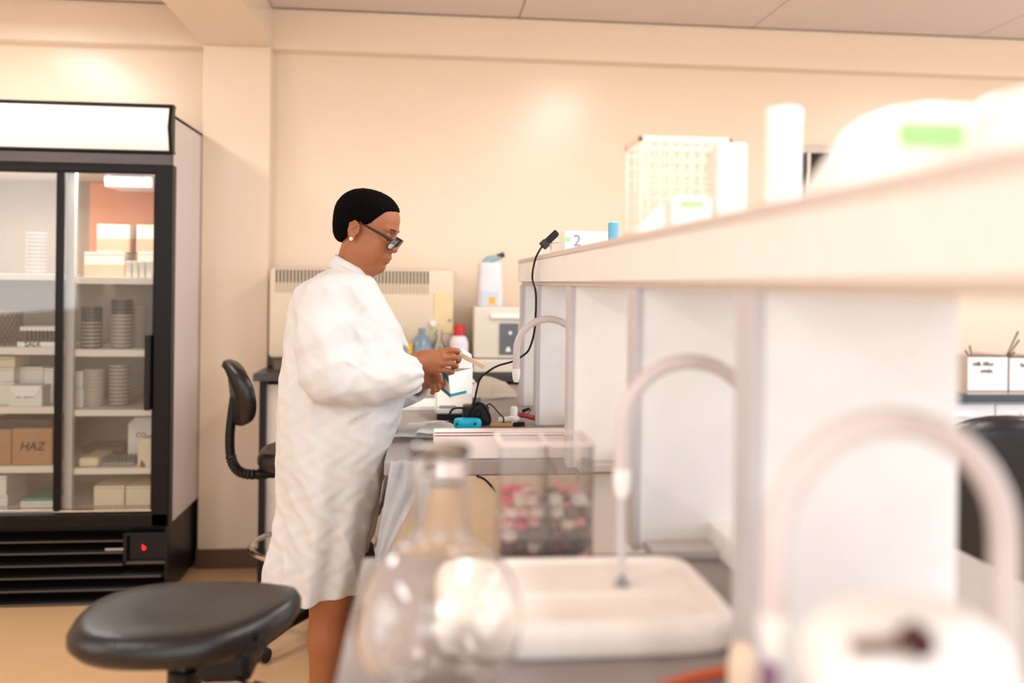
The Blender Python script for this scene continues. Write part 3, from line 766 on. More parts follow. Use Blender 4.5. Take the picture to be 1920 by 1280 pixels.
# ================================================================== LAB BENCHES
BX0, BX1 = -.10, .985; ZW = .90
def bench(label, y0, y1, near):
    t = thing('lab_bench', label, 'bench', ((BX0+BX1)/2, (y0+y1)/2, 0))
    put('worktop', box(BX0, BX1, y0, y1, ZW-.038, ZW, bev=.004), GREYTOP, t)
    put('side_cabinet', box(BX0+.42, BX1-.06, y0+.02, y1-.02, .08, ZW-.04, bev=.003), mat('cabinet grey white', (216, 212, 210), .5), t)
    put('end_panel', box(BX0+.02, BX0+.52, y0+.004, y0+.024, .05, ZW-.04, bev=.002), BEIGEP, t)
    put('end_panel', box(BX0+.02, BX0+.52, y1-.024, y1-.004, .05, ZW-.04, bev=.002), BEIGEP, t)
    for yy in (y0+.03, y1-.07):
        put('leg', box(BX0+.03, BX0+.055, yy, yy+.04, 0, ZW-.04, bev=.002), mat('grey leg', (170, 168, 170), .4), t)
        put('leg', box(BX1-.055, BX1-.02, yy, yy+.04, 0, ZW-.04, bev=.002), mat('grey leg', (170, 168, 170), .4), t)
    put('modesty_panel', box(BX0+.405, BX0+.42, y0+.025, y1-.025, .1, ZW-.04), BEIGEP, t)
    return t
Yb0 = P(900, 864, Z=ZW).y
bench('far grey topped lab bench with beige end panel that the woman stands at', Yb0, 3.72, False)
nb1 = P(1250, 1034, Z=ZW).y
bench('near grey topped lab bench carrying flask and white tray', .42, nb1, True)

# reagent shelf over both benches
SX0, SX1 = .37, .66; SYn, SYf = .34, P(976, 600, X=.38).y
ZS = 1.385
rs = thing('reagent_shelf', 'long white reagent shelf on upright panels over both benches', 'shelf', ((SX0+SX1)/2, (SYn+SYf)/2, ZW))
put('top_board', box(SX0-.004, SX1+.02, SYn, SYf, ZS+.071, ZS+.085, bev=.002), mat('greige board edge', (222, 208, 200), .5), rs)
seg = [SYn, .8, 1.5, 2.05, SYf]
for a_, b_ in zip(seg[:-1], seg[1:]):
    put('fascia', box(SX0, SX0+.02, a_+.0008, b_-.0008, ZS, ZS+.071, bev=.0015), WHITE, rs)
put('fascia', box(SX1-.0, SX1+.018, SYn, SYf, ZS, ZS+.071, bev=.002), WHITE, rs)
put('end_cap', box(SX0, SX1+.018, SYf-.012, SYf+.004, ZS, ZS+.071, bev=.002), WHITE, rs)
put('bottom_board', box(SX0+.012, SX1, SYn, SYf, ZS-.012, ZS+.01, bev=.002), mat('greige underside', (214, 198, 184), .5), rs)
pan_y = [P(1440, 900, X=.40).y, P(1208, 900, X=.40).y, P(1073, 800, X=.39).y, P(1008, 700, X=.385).y, SYf-.03]
PANW = [mat('white shelf panel', (252, 252, 250), .35)]
for i, yy in enumerate(pan_y):
    x1 = P(1796, 900, Y=yy).x if i == 0 else .62
    p_ = put('upright_panel', box(.392, x1, yy, yy+.03, ZW, ZS-.012, bev=.002), PANW[0], rs)
    put('panel_edge', box(.378, .393, yy-.004, yy+.055, ZW, ZS-.012, bev=.002), mat('grey panel edging', (206, 202, 204), .4), p_)
for yy in pan_y[1:3]:
    put('panel_foot', box(.40, .61, yy-.062, yy-.002, ZW+.0003, ZW+.018, bev=.003), mat('grey panel edging', (206, 202, 204), .4), rs)
put('service_spine', box(.52, .58, pan_y[0]+.03, SYf-.03, ZW, ZW+.05, bev=.004), WHITE, rs)

# gooseneck taps
def tap(label, Y, zend=1.10, hose=None, hosem=None, r=.011):
    X0, X1, zt = .29, .49, 1.268; R = (X1-X0)/2; cxx = (X0+X1)/2
    t = thing('gooseneck_tap', label, 'tap', (X1, Y, ZW))
    pts = [(X1, Y, ZW+.03), (X1, Y, zt-R-.05)]
    for i in range(17):
        a_ = PI*i/16; pts.append((cxx+R*math.cos(a_), Y, zt-R+R*math.sin(a_)))
    pts += [(X0, Y, zend+.01), (X0, Y, zend)]
    put('neck', tube(bmesh.new(), pts, r, 14), mat('white coated pipe', (216, 204, 202), .35), t, smooth=True)
    put('base', lathe(bmesh.new(), [(.032, ZW+.0005), (.032, ZW+.012), (.02, ZW+.02), (.018, ZW+.045), (.012, ZW+.05)], (X1, Y, 0), 22), mat('white coated pipe', (228, 220, 220), .3), t, smooth=True)
    put('nozzle', lathe(bmesh.new(), [(.007, zend-.03), (.011, zend-.02), (.013, zend-.004), (.0125, zend+.012)], (X0, Y, 0), 16), WHITEP, t, smooth=True)
    put('handle', tube(bmesh.new(), [(X1, Y, ZW+.06), (X1+.05, Y, ZW+.072)], [.008, .006], 10), GREYP, t)
    if hose:
        put('hose', tube(bmesh.new(), smooth_path([(X0, Y, zend-.015)]+hose), .0055 if hosem is not PURPLE else .008, 10), hosem, t, smooth=True)
    return t
tap('white gooseneck tap farthest away beside the black cable', P(968, 690, X=.29).y)
tY2 = P(1170, 800, X=.292).y
tap('white gooseneck tap between the two large white panels, middle one', tY2, hose=[(.289, tY2, 1.03), (.291, tY2-.005, .96)], hosem=mat('pale hose', (206, 198, 200), .4))
put('hose_weight', lathe(bmesh.new(), [(.004, .958), (.012, .945), (.016, .915), (.016, .9005)], (.291, tY2-.005, 0), 14), GREYP, label='small grey tapered stopper under the middle tap', cat='stopper')
tY3 = P(1455, 1000, X=.29).y
tap('white gooseneck tap nearest the camera with purple hose', tY3, r=.012, hose=[(.285, tY3, 1.05), (.290, tY3-.005, 1.0), (.31, tY3-.02, .95), (.33, tY3-.03, .912)], hosem=PURPLE)

# items on top of the reagent shelf
ZT = ZS+.085
def soft_pack(label, X, Y, a, b, h, top=.6, green=True, m=WHITEP, shift=0.0, lo=0.0):
    t = thing('wipes_pack', label, 'pack', (X, Y, ZT))
    rings = []
    for f_ in (0.0, .06, .3, .55, .8, .93, 1.0):
        s = (1-(1-top)*f_**1.3)
        e_ = 1 if f_ < .93 else (.9 if f_ == .93 else .72)
        s = s*e_
        rings.append(srect(X+shift*f_, Y, a*s, b*(1-(1-top)*.3*f_)*e_, ZT+.0006+h*(f_ if f_ < .93 else (.96 if f_ == .93 else 1)), 32, 3.5))
    put('body', loft(bmesh.new(), rings), m, t, smooth=True, angle=60)
    if green:
        z_ = ZT+h*.62
        put('green_label', box(X+shift*.6-a*.30-lo, X+shift*.6+a*.26-lo, Y-b*1.0, Y-b*.80, z_-.012*h/.1, z_+.014*h/.1, bev=.001), GREENL, t)
    return t
def atx(px, X): return P(px, 400, X=X).y
Yp = P(1690, 300, X=.50).y
# big pack nearest
soft_pack('big white sloped pack with a green label, nearest the camera', .50, atx(1700, .50), .105, .08, .090, top=.58, shift=.022, lo=.028)
soft_pack('white pack with green label at the right frame edge', .52, atx(1958, .52), .055, .045, .072, top=.9)
# white cylinder canister
yc = atx(1467, .50)
cyl = thing('canister', 'tall narrow white cylinder standing on the shelf', 'canister', (.50, yc, ZT))
zc = P(1467, 206, X=.50).z
put('body', lathe(bmesh.new(), [(.023, ZT+.0005), (.024, ZT+.01), (.024, zc-.02)], (.50, yc, 0), 28), WHITEP, cyl, smooth=True)
put('lid', lathe(bmesh.new(), [(.0255, zc-.02), (.0255, zc-.002), (.023, zc)], (.50, yc, 0), 28), WHITEP, cyl, smooth=True)
# wire/grid rack: cage of pale bars
yk = atx(1300, .50); ra = P(1197, 300, Y=yk); rb = P(1372, 300, Y=yk); zk1 = P(1280, 257, Y=yk).z
gr = thing('test_tube_crate', 'pale peach plastic crate with a square grid of bars', 'crate', ((ra.x+rb.x)/2, yk+.05, ZT))
PCH = mat('pale peach plastic', (246, 222, 204), .45)
bm = bmesh.new()
for (y_) in (yk, yk+.11):
    bx(bm, ra.x, rb.x, y_-.003, y_+.003, zk1-.012, zk1, bev=.001); bx(bm, ra.x, ra.x+.008, y_-.003, y_+.003, ZT+.0005, zk1, bev=.001); bx(bm, rb.x-.008, rb.x, y_-.003, y_+.003, ZT+.0005, zk1, bev=.001); bx(bm, ra.x, rb.x, y_-.003, y_+.003, ZT+.0005, ZT+.012, bev=.001)
for x_ in (ra.x, rb.x-.006):
    bx(bm, x_, x_+.006, yk, yk+.11, zk1-.01, zk1); bx(bm, x_, x_+.006, yk, yk+.11, ZT+.0005, ZT+.01)
put('frame', bm, PCH, gr)
nb = 9; fb = None
for y_ in (yk, yk+.11):
    for i in range(1, nb):
        x_ = ra.x+(rb.x-ra.x)*i/nb
        put('upright_bar', box(x_-.0025, x_+.0025, y_-.0025, y_+.0025, ZT+.01, zk1-.01), PCH, gr)
    for j in range(1, 8):
        z_ = ZT+(zk1-ZT)*j/8
        put('cross_bar', box(ra.x+.005, rb.x-.005, y_-.0035, y_-.001, z_-.002, z_+.002), PCH, gr)
ka = P(1345, 300, Y=yk-.03); kb = P(1400, 300, Y=yk-.03)
put('paper_box', box(ka.x, kb.x, yk-.035, yk-.006, ZT+.0005, P(1370, 268, Y=yk-.03).z, bev=.004), WCARD, label='slim white box against right side of peach crate', cat='box')
soft_pack('white sloped pack with green label in front of the peach crate', .43, atx(1250, .43), .062, .045, .055, top=.45, shift=.02)
yw = atx(1285, .43)
put('white_carton', box(.43-.03, .43+.035, yw-.03, yw+.03, ZT+.0005, P(1290, 372, X=.43).z, bev=.004), WHITEP, label='small white box with green strip right before the crate', cat='box')
put('green_strip', box(.43-.018, .43+.022, yw-.033, yw-.0306, P(1290, 386, X=.43).z-.004, P(1290, 372, X=.43).z-.004), GREENL, parent=bpy.data.objects['white_carton'])
yb = P(1150, 410, X=.50).y
put('blue_cap', lathe(bmesh.new(), [(.014, ZT+.0005), (.014, P(1150, 411, X=.5).z-.01), (.010, P(1150, 411, X=.5).z-.008)], (.50, yb, 0), 14), mat('blue cap plastic', (96, 170, 205), .4), label='small blue cap behind the white packs', cat='cap')
yl = P(1100, 440, X=.46).y
wt = put('white_tray_box', box(P(1053, 440, Y=yl).x, P(1140, 440, Y=yl).x, yl-.06, yl+.06, ZT+.0005, P(1100, 433, Y=yl-.06).z, bev=.004), WHITEP, label='low white box with green sticker beside the black adapter', cat='box')
gs = P(1061, 448, Y=yl-.06)
put('green_sticker', box(gs.x-.010, gs.x+.012, yl-.0625, yl-.0602, gs.z-.007, gs.z+.005), GREENL, parent=wt)
put('handwriting', text_mesh('2', .045, (P(1082, 452, Y=yl-.06).x, yl-.0615, P(1082, 452, Y=yl-.06).z), (PI/2, 0, 0)), mat('grey ink', (150, 150, 160), .7), parent=wt)
ys = P(1042, 450, X=.40).y
put('clear_pack', box(.385, .43, ys-.02, ys+.03, ZT+.0005, ZT+.035, bev=.003), ACRYL, label='small clear plastic pack under the black adapter', cat='pack')

# black adapter with cable
qa = P(1024, 455, X=.385); qb = P(1045, 435, Y=qa.y)
dv = (qb-qa).normalized()
ad = thing('power_adapter', 'black plug adapter perched on the shelf end with a long hanging cable', 'adapter', tuple(qa))
def obox(a, b, wdt, th, m, name, parent):
    d = (b-a); L = d.length; ang = math.atan2(d.z, d.x)
    bm = box(-.0, L, -th/2, th/2, -wdt/2, wdt/2, bev=.003)
    bm.transform(Matrix.Translation(a) @ Matrix.Rotation(-ang, 4, 'Y')); return put(name, bm, m, parent)
obox(qa, qb, .022, .02, BLACKP, 'housing', ad)
obox(qa-dv*.018, qa+dv*.004, .028, .024, mat('black brown plastic', (34, 24, 28), .5), 'plug', ad)
cy0 = qa.y; cab = [(1018, 459), (1004, 485), (998, 520), (1004, 545), (1005, 575), (1002, 620), (994, 650), (985, 663), (962, 677), (935, 685), (917, 695), (900, 710), (893, 735), (888, 755), (876, 770), (868, 780), (864, 793)]
Yd = P(880, 797, Z=ZW).y
pts = []
for i, (px, py) in enumerate(cab):
    f_ = min(1, max(0, (i-3)/10)); Yc = (qa.y-.02)*(1-f_) + Yd*f_
    if i < 4: Yc = P(px, py, X=.355).y if i > 1 else cy0
    pts.append(P(px, py, Y=Yc))
put('cable', tube(bmesh.new(), smooth_path(pts, 6), .0034, 8), BLACKP, ad, smooth=True)

# ================================================================== ON THE FAR BENCH
# white binder-like carton at the near end
ya = P(940, 862, Z=ZW).y+.012
a = P(813, 808, Y=ya); b = P(1066, 812, Y=ya)
bd = thing('lever_file', 'white file box with thin dark red lines along its upper edge', 'file box', ((a.x+b.x)/2, ya+.1, ZW))
zt = P(940, 809, Y=ya).z
put('body', box(a.x, b.x, ya, ya+.06, ZW+.0005, zt, bev=.003), mat('white board', (246, 238, 236), .5), bd)
for dz in (.006, .014):
    put('edge_line', tube(bmesh.new(), [(a.x+.002, ya-.001, zt-dz+.004), (b.x-.004, ya-.001, zt-dz+.004)], .0012, 6), mat('dark red line', (120, 60, 66), .6), bd)
# papers left on the bench
def sheet(name, label, pts4, curl, m, cat='paper', n=10, th=.0012, seed=0):
    rnd = random.Random(seed); bm = bmesh.new()
    A, B, C, D = [Vector(p) for p in pts4]; G_ = []
    for i in range(n+1):
        row = []
        for j in range(n+1):
            u, v = i/n, j/n; p = (A*(1-u)+B*u)*(1-v)+(D*(1-u)+C*u)*v
            p.z += curl*math.sin(u*PI*1.7+seed)*math.sin(v*PI*1.2+seed*.5)+abs(curl)
            row.append(bm.verts.new(p))
        G_.append(row)
    for i in range(n):
        for j in range(n): bm.faces.new((G_[i][j], G_[i+1][j], G_[i+1][j+1], G_[i][j+1]))
    g = bmesh.ops.solidify(bm, geom=bm.faces[:], thickness=th)
    return put(name, bm, m, label=label, cat=cat, smooth=True)
def bp(px, py, z=ZW): return tuple(P(px, py, Z=z))
sheet('paper_sheaf', 'white paper sheaf overhanging the bench edge beside the coat', [bp(738, 822, .915), bp(850, 822, .912), bp(846, 792, .912), bp(768, 792, .912)], .004, PAPER, seed=1, th=.006)
sheet('paper_sheet', 'loose white sheet lying over the sheaf near the cyan tray', [bp(780, 815, .93), bp(855, 812, .93), bp(850, 795, .93), bp(800, 795, .93)], .004, PAPER, seed=2)
put('notepad', box(P(748, 770, Z=ZW).x, P(822, 770, Z=ZW).x, P(790, 770, Z=ZW).y, P(790, 770, Z=ZW).y+.22, ZW+.0005, ZW+.018, bev=.003), PAPER, label='thick white notepad behind the coat sleeve on the bench', cat='notepad')
sheet('paper_sheet', 'folded cream paper standing up at the far end of the bench', [tuple(P(888, 742, Y=3.55)), tuple(P(968, 739, Y=3.55)), tuple(P(948, 716, Y=3.62)), tuple(P(905, 706, Y=3.62))], .004, mat('cream paper', (250, 242, 228), .8), seed=3)
sheet('paper_sheet', 'flat white paper at the far end of the bench', [bp(880, 752), bp(972, 746), bp(966, 738), bp(890, 740)], .003, PAPER, seed=4)
# bench instrument (white scale) with teal stripe
yi = P(848, 789, Z=ZW).y
a = P(816, 780, Y=yi); b = P(898, 780, Y=yi); zi0 = ZW+.022; zi1 = P(850, 748, Y=yi).z
ins = thing('bench_scale', 'white wedge shaped bench scale with grey display and black foot', 'scale', ((a.x+b.x)/2, yi+.08, ZW))
WI = mat('warm white casing', (236, 232, 226), .35)
loft_pts = lambda x: [Vector((x, yi, zi0)), Vector((x, yi+.18, zi0)), Vector((x, yi+.18, zi1+.045)), Vector((x, yi+.10, zi1+.045)), Vector((x, yi+.012, zi1-.02)), Vector((x, yi, zi1-.03))]
bm = loft(bmesh.new(), [loft_pts(a.x), loft_pts(b.x)]); bmesh.ops.bevel(bm, geom=bm.edges[:], offset=.006, segments=2, affect='EDGES')
put('casing', bm, WI, ins, smooth=True)
put('foot', box(a.x+.006, b.x-.004, yi+.004, yi+.17, ZW+.0005, zi0+.002, bev=.003), BLACKP, ins)
put('display', box(P(824, 770, Y=yi).x, P(855, 770, Y=yi).x, yi+.003, yi+.006, P(824, 768, Y=yi).z-.012, P(824, 756, Y=yi).z-.008, bev=.001), mat('grey display', (168, 166, 164), .3), ins)
put('platform', box(a.x+.01, b.x-.01, yi+.09, yi+.17, zi1+.045, zi1+.052, bev=.002), WHITEP, ins)
# open carton with teal print held over the scale
HY = 2.70
def C(px, py, Y=HY): return P(px, py, Y=Y)
oc = thing('open_carton', 'open white carton with teal edge band held in her left hand', 'box', tuple(C(845, 742)))
A0, B0, C0 = P(818, 722, Y=HY+.03), P(845, 746, Y=HY-.03), P(884, 737, Y=HY+.05)
A1, B1, C1 = P(812, 683, Y=HY+.03), P(840, 700, Y=HY-.03), P(886, 690, Y=HY+.05)
D0 = A0 + (C0-B0); D1 = A1 + (C1-B1)
WT = mat('bright white carton', (242, 238, 234), .5); PK = mat('pale pink face', (240, 216, 208), .5)
def quad(name, pts, m, parent, th=.0015):
    bm = bmesh.new(); nrm = (Vector(pts[1])-Vector(pts[0])).cross(Vector(pts[2])-Vector(pts[0])).normalized()*th
    loft(bm, [[Vector(p) for p in pts], [Vector(p)+nrm for p in pts]]); return put(name, bm, m, parent)
quad('face', [A0, B0, B1, A1], PK, oc); quad('face', [B0, C0, C1, B1], WT, oc); quad('face', [C0, D0, D1, C1], WT, oc); quad('face', [D0, A0, A1, D1], WT, oc); quad('face', [A0, D0, C0, B0], WT, oc)
quad('lid_flap', [C1+Vector((0, 0, .0)), P(846, 690, Y=HY+.06), P(846, 664, Y=HY+.08), P(866, 653, Y=HY+.08), P(884, 664, Y=HY+.08)][0:5], WT, oc)
fv = Vector((0, -.003, 0))
def lerp(a, b, t): return a*(1-t)+b*t
quad('teal_band', [lerp(A0, A1, .06)+fv, lerp(B0, B1, .06)+fv, lerp(B0, B1, .17)+fv, lerp(A0, A1, .17)+fv], TEAL, oc)
quad('teal_band', [lerp(B0, B1, .06)+fv, lerp(B0, C0, .75)+(B1-B0)*.06+fv, lerp(B0, C0, .75)+(B1-B0)*.17+fv, lerp(B0, B1, .17)+fv], TEAL, oc)
quad('teal_corner', [lerp(B0, B1, .98)+fv, lerp(A0, B0, .25)+(A1-A0)*.98+fv, lerp(B0, B1, .62)+fv], TEAL, oc)
# multi-socket, cables, cyan tray, small bits
ye = P(890, 800, Z=ZW).y
blk = thing('power_brick', 'black power supply brick among tangled black cables', 'power supply', (P(890, 790, Y=ye).x, ye+.03, ZW))
a = P(868, 792, Y=ye); b = P(918, 792, Y=ye); zt = P(890, 762, Y=ye).z
put('housing', box(a.x, b.x, ye+.02, ye+.08, ZW+.0005, zt, bev=.008), mat('black casing', (34, 33, 36), .35), blk)
put('upper_ribs', box(P(887, 760, Y=ye).x, P(903, 760, Y=ye).x, ye+.04, ye+.07, zt, P(890, 749, Y=ye).z, bev=.002), mat('grey ribbed part', (120, 120, 122), .5), blk)
rn = random.Random(5)
def cable(label, pp, yo, r=.0032, m=BLACKP):
    pts = [P(px, py, Y=ye+yo+.0*i) for i, (px, py) in enumerate(pp)]
    for p in pts: p.z = max(p.z, ZW+r+.0005)
    put('cable', tube(bmesh.new(), smooth_path(pts, 6), r, 8), m, label=label, cat='cable', smooth=True)
cable('thick black cable looping over the brick on its right side', [(878, 797), (880, 775), (892, 757), (905, 758), (914, 770), (919, 785), (917, 800)], .005, .0045)
cable('black cable looping left of the brick toward the scale foot', [(870, 765), (855, 765), (846, 770), (842, 785), (852, 795)], .0, .0035)
cable('thin black cable arching right from the brick', [(912, 760), (918, 757), (925, 762), (936, 775), (944, 783), (944, 793)], .01, .0022)
cable('black cable curling on itself in front of the brick', [(872, 795), (885, 782), (897, 768), (903, 775), (898, 790), (906, 798)], -.002, .0028)
cable('black cable lying low toward the left of the brick', [(836, 793), (850, 790), (862, 793), (878, 796)], -.01, .003)
cable('black cable tangled across the brick face', [(868, 782), (880, 790), (895, 780), (912, 792)], .018, .003)
a = P(850, 790, Y=ye-.03); b = P(903, 790, Y=ye-.03)
cyt = thing('cyan_case', 'bright cyan plastic case lying before the cables', 'case', ((a.x+b.x)/2, ye-.03, ZW))
bm = loft(bmesh.new(), [srect((a.x+b.x)/2, ye-.03, (b.x-a.x)/2*s, .022*s, z_, 26, 3) for z_, s in ((ZW+.0005, .88), (ZW+.008, .97), (ZW+.02, 1), (ZW+.03, .93), (ZW+.033, .8))])
put('body', bm, CYAN, cyt, smooth=True)
for f_ in (.12, .75):
    q = lerp(a, b, f_); put('stud', lathe(bmesh.new(), [(.004, -.003), (.004, 0)], (q.x, ye-.0515, ZW+.018), 8, axis='Y'), INK, cyt)
q = P(968, 780, Y=ye+.02)
vl = thing('hose_valve', 'small white plastic valve joined to the red hose', 'valve', (q.x, ye+.02, ZW))
put('body', lathe(bmesh.new(), [(.012, ZW+.0005), (.012, ZW+.02), (.02, ZW+.022), (.02, ZW+.03), (.012, ZW+.034), (.012, ZW+.06), (.009, ZW+.065)], (q.x-.008, ye+.02, 0), 16), WHITEP, vl, smooth=True)
put('arm', tube(bmesh.new(), [(q.x-.06, ye+.02, ZW+.02), (q.x, ye+.02, ZW+.024)], .009, 12), WHITEP, vl, smooth=True)
put('clip', box(q.x-.012, q.x+.028, ye+.0, ye+.03, ZW+.0005, ZW+.014, bev=.004), BLACKP, vl)
rh = [P(972, 777, Y=ye+.02), P(985, 779, Y=ye+.02), P(1000, 783, Y=ye+.03), P(1030, 790, Y=ye+.06), P(1060, 793, Y=ye+.12)]
for p in rh: p.z = max(p.z, ZW+.009)
put('red_hose', tube(bmesh.new(), smooth_path(rh, 6), .0085, 12), REDHOSE, label='red rubber hose running off behind the white panel', cat='hose', smooth=True)
q = P(990, 767, Y=ye+.04)
pc = [P(979, 771, Y=ye+.03), P(992, 766, Y=ye+.03), P(996, 768, Y=ye+.03), P(988, 776, Y=ye+.03)]
put('black_clip', tube(bmesh.new(), pc, [.006, .005, .0016, .0014], 8), BLACKP, label='small black clip with wire above the red hose', cat='clip')
q = P(935, 793, Y=ye)
put('wooden_block', box(q.x-.03, q.x+.045, ye-.01, ye+.03, ZW+.0005, ZW+.012, bev=.003), mat('ochre block', (196, 160, 110), .6), label='small ochre block between cables and white valve', cat='block')
put('round_foot', lathe(bmesh.new(), [(.024, ZW+.0005), (.026, ZW+.01), (.02, ZW+.018)], (P(828, 800, Y=ye-.06).x-.03, ye-.04, 0), 20), GREYP, label='grey round disc lying left of the cyan case', cat='disc')
cq = [P(893, 892, Y=Yb0-.01), P(908, 898, Y=Yb0-.012), P(922, 912, Y=Yb0-.012), P(932, 925, Y=Yb0-.008)]
put('cable', tube(bmesh.new(), smooth_path(cq, 6), .003, 8), BLACKP, label='short black cable hanging under the edge of the far bench', cat='cable', smooth=True)
# hanging clear plastic sheet at the bench edge
yb_ = Yb0+.18
bm = bmesh.new(); rows = []
for i in range(14):
    t_ = i/13; row = []
    for j in range(12):
        u = j/11
        xl = lerp(Vector((P(738, 822, Y=yb_).x, 0, 0)), Vector((P(706, 965, Y=yb_).x, 0, 0)), t_).x
        xr_ = lerp(Vector((P(790, 822, Y=yb_).x, 0, 0)), Vector((P(714, 965, Y=yb_).x, 0, 0)), max(0, t_*1.3-.3)).x
        x = lerp(Vector((xl, 0, 0)), Vector((xr_, 0, 0)), u).x
        z_ = .905 - t_*.30
        if x > BX0-.006: pass
        row.append(bm.verts.new((x, Yb0-.012-.007*math.sin(j*1.1+t_*4)-.003*math.sin(t_*9+j), z_)))
    rows.append(row)
for i in range(13):
    for j in range(11): bm.faces.new((rows[i][j], rows[i][j+1], rows[i+1][j+1], rows[i+1][j]))
bmesh.ops.solidify(bm, geom=bm.faces[:], thickness=.0015)
put('plastic_sheet', bm, mat('frosted plastic', (226, 229, 235), .35, alpha=.88), label='pale crumpled plastic sheet hanging off the far bench corner', cat='plastic sheet', smooth=True)

# ================================================================== ON THE NEAR BENCH
def w3(px, py, z): return P(px, py, Z=z)
# white slab tray
n0 = w3(1402, 1232, ZW); fY = P(1240, 1037, Z=.95).y
sy0, sy1 = n0.y, fY; sx0 = w3(818, 1225, ZW).x; sx1 = n0.x
tr = thing('tray_lid', 'large white rounded tray lid lying on the near bench', 'tray', ((sx0+sx1)/2, (sy0+sy1)/2, ZW))
cx2, cy2, ha, hb = (sx0+sx1)/2, (sy0+sy1)/2, (sx1-sx0)/2, (sy1-sy0)/2
TRM = mat('warm white plastic', (248, 240, 234), .35)
rg = []
for z_, s in ((ZW+.003, .97), (ZW+.008, .99), (ZW+.03, 1.0), (ZW+.043, .985), (ZW+.05, .95), (ZW+.051, .90), (ZW+.045, .865), (ZW+.044, .5)):
    rg.append(srect(cx2, cy2, ha*s, hb-(1-s)*ha, z_, 48, 7))
put('shell', loft(bmesh.new(), rg), TRM, tr, smooth=True)
put('grip_rib', box(sx0+.06, sx1-.06, cy2-.03, cy2-.018, ZW+.0435, ZW+.049, bev=.002), TRM, tr)
put('under_tray_shade', box(sx0+.02, sx1-.02, sy0+.02, sy1-.02, ZW+.0002, ZW+.004), mat('dark tray shade', (60, 54, 54), .8), tr)  # dark slab standing in for the shade under the tray
# acrylic divided box with caps and clips
ay0 = nb1-.135; a = P(937, 900, Y=ay0); b = P(1113, 900, Y=ay0); azt = P(1020, 834, Y=ay0).z
ab = thing('acrylic_box', 'clear acrylic box with two compartments of coloured caps', 'box', ((a.x+b.x)/2, ay0+.06, ZW))
t_ = .003; m0 = (a.x+b.x)/2
for (x0, x1, y0, y1, z0, z1) in ((a.x, b.x, ay0, ay0+t_, ZW, azt), (a.x, b.x, ay0+.11, ay0+.11+t_, ZW, azt), (a.x, a.x+t_, ay0+t_, ay0+.11, ZW, azt), (b.x-t_, b.x, ay0+t_, ay0+.11, ZW, azt), (m0-t_/2, m0+t_/2, ay0+t_, ay0+.11, ZW+t_, azt), (a.x, b.x, ay0, ay0+.113, ZW+.0003, ZW+t_)):
    put('panel', box(x0, x1, y0, y1, z0+.0003, z1), ACRYL, ab)
bm = bmesh.new()
for (x0, x1, y0, y1) in ((a.x, b.x, ay0-.001, ay0+.004), (a.x, b.x, ay0+.109, ay0+.114), (a.x-.001, a.x+.004, ay0, ay0+.113), (b.x-.004, b.x+.001, ay0, ay0+.113), (m0-.002, m0+.002, ay0, ay0+.113)):
    bx(bm, x0, x1, y0, y1, azt-.001, azt+.003)
put('rim', bm, mat('frosted edge', (236, 220, 214), .4), ab)
cols = [('dark', (78, 58, 56)), ('maroon', (122, 26, 50)), ('brown', (120, 92, 76)), ('cream', (240, 220, 200)), ('red', (220, 50, 66)), ('pink', (240, 170, 160)), ('white', (245, 240, 236)), ('olive', (120, 116, 80))]
cm = {n_: mat(n_+' cap plastic', c_, .4) for n_, c_ in cols}
capm = lathe(bmesh.new(), [(.0, 0), (.009, 0), (.0105, .003), (.0105, .011), (.008, .013), (.0, .0125)], (0, 0, 0), 12)
base_me = bpy.data.meshes.new('cap'); capm.to_mesh(base_me); capm.free()
base_me.polygons.foreach_set('use_smooth', [True]*len(base_me.polygons))
cmesh = {}
for n_, m_ in cm.items():
    c_ = base_me.copy(); c_.materials.append(m_); cmesh[n_] = c_
rc_ = random.Random(11)
LAY = ['bottom', 'second', 'third', 'fourth', 'fifth', 'sixth', 'top']
for comp in range(2):
    xa = (a.x if comp == 0 else m0)+.018; xb = (m0 if comp == 0 else b.x)-.018
    for lay in range(7):
        zz = ZW+.006+lay*.0185
        for i in range(3):
            for j in range(4):
                if lay == 6 and rc_.random() < .45: continue
                if lay >= 4: pool = ['red', 'pink', 'cream', 'white', 'cream'] if comp == 0 else ['cream', 'white', 'olive', 'brown', 'pink']
                else: pool = ['dark', 'dark', 'brown', 'maroon', 'cream', 'brown'] if comp == 0 else ['dark', 'maroon', 'brown', 'dark', 'maroon', 'pink']
                n_ = rc_.choice(pool)
                o = bpy.data.objects.new('bottle_cap', cmesh[n_]); COL.objects.link(o)
                o.location = (xa+(xb-xa)*i/2+(.004 if lay % 2 else -.002), ay0+.020+j*.0245, zz+rc_.uniform(-.001, .001))
                o.rotation_euler = (rc_.uniform(-.35, .35), rc_.uniform(-.35, .35), 0); o.scale = (1.15, 1.15, 1.15)
                sd = 'left' if comp == 0 else 'right'; rw = ['front', 'second', 'third', 'back'][j]
                tag(o, '%s bottle cap, %s layer, %s row, %s side, acrylic box\'s %s compartment' % (n_, LAY[lay], rw, ['left', 'centre', 'right'][i], sd), 'cap', '%s caps in %s compartment' % (n_, sd))
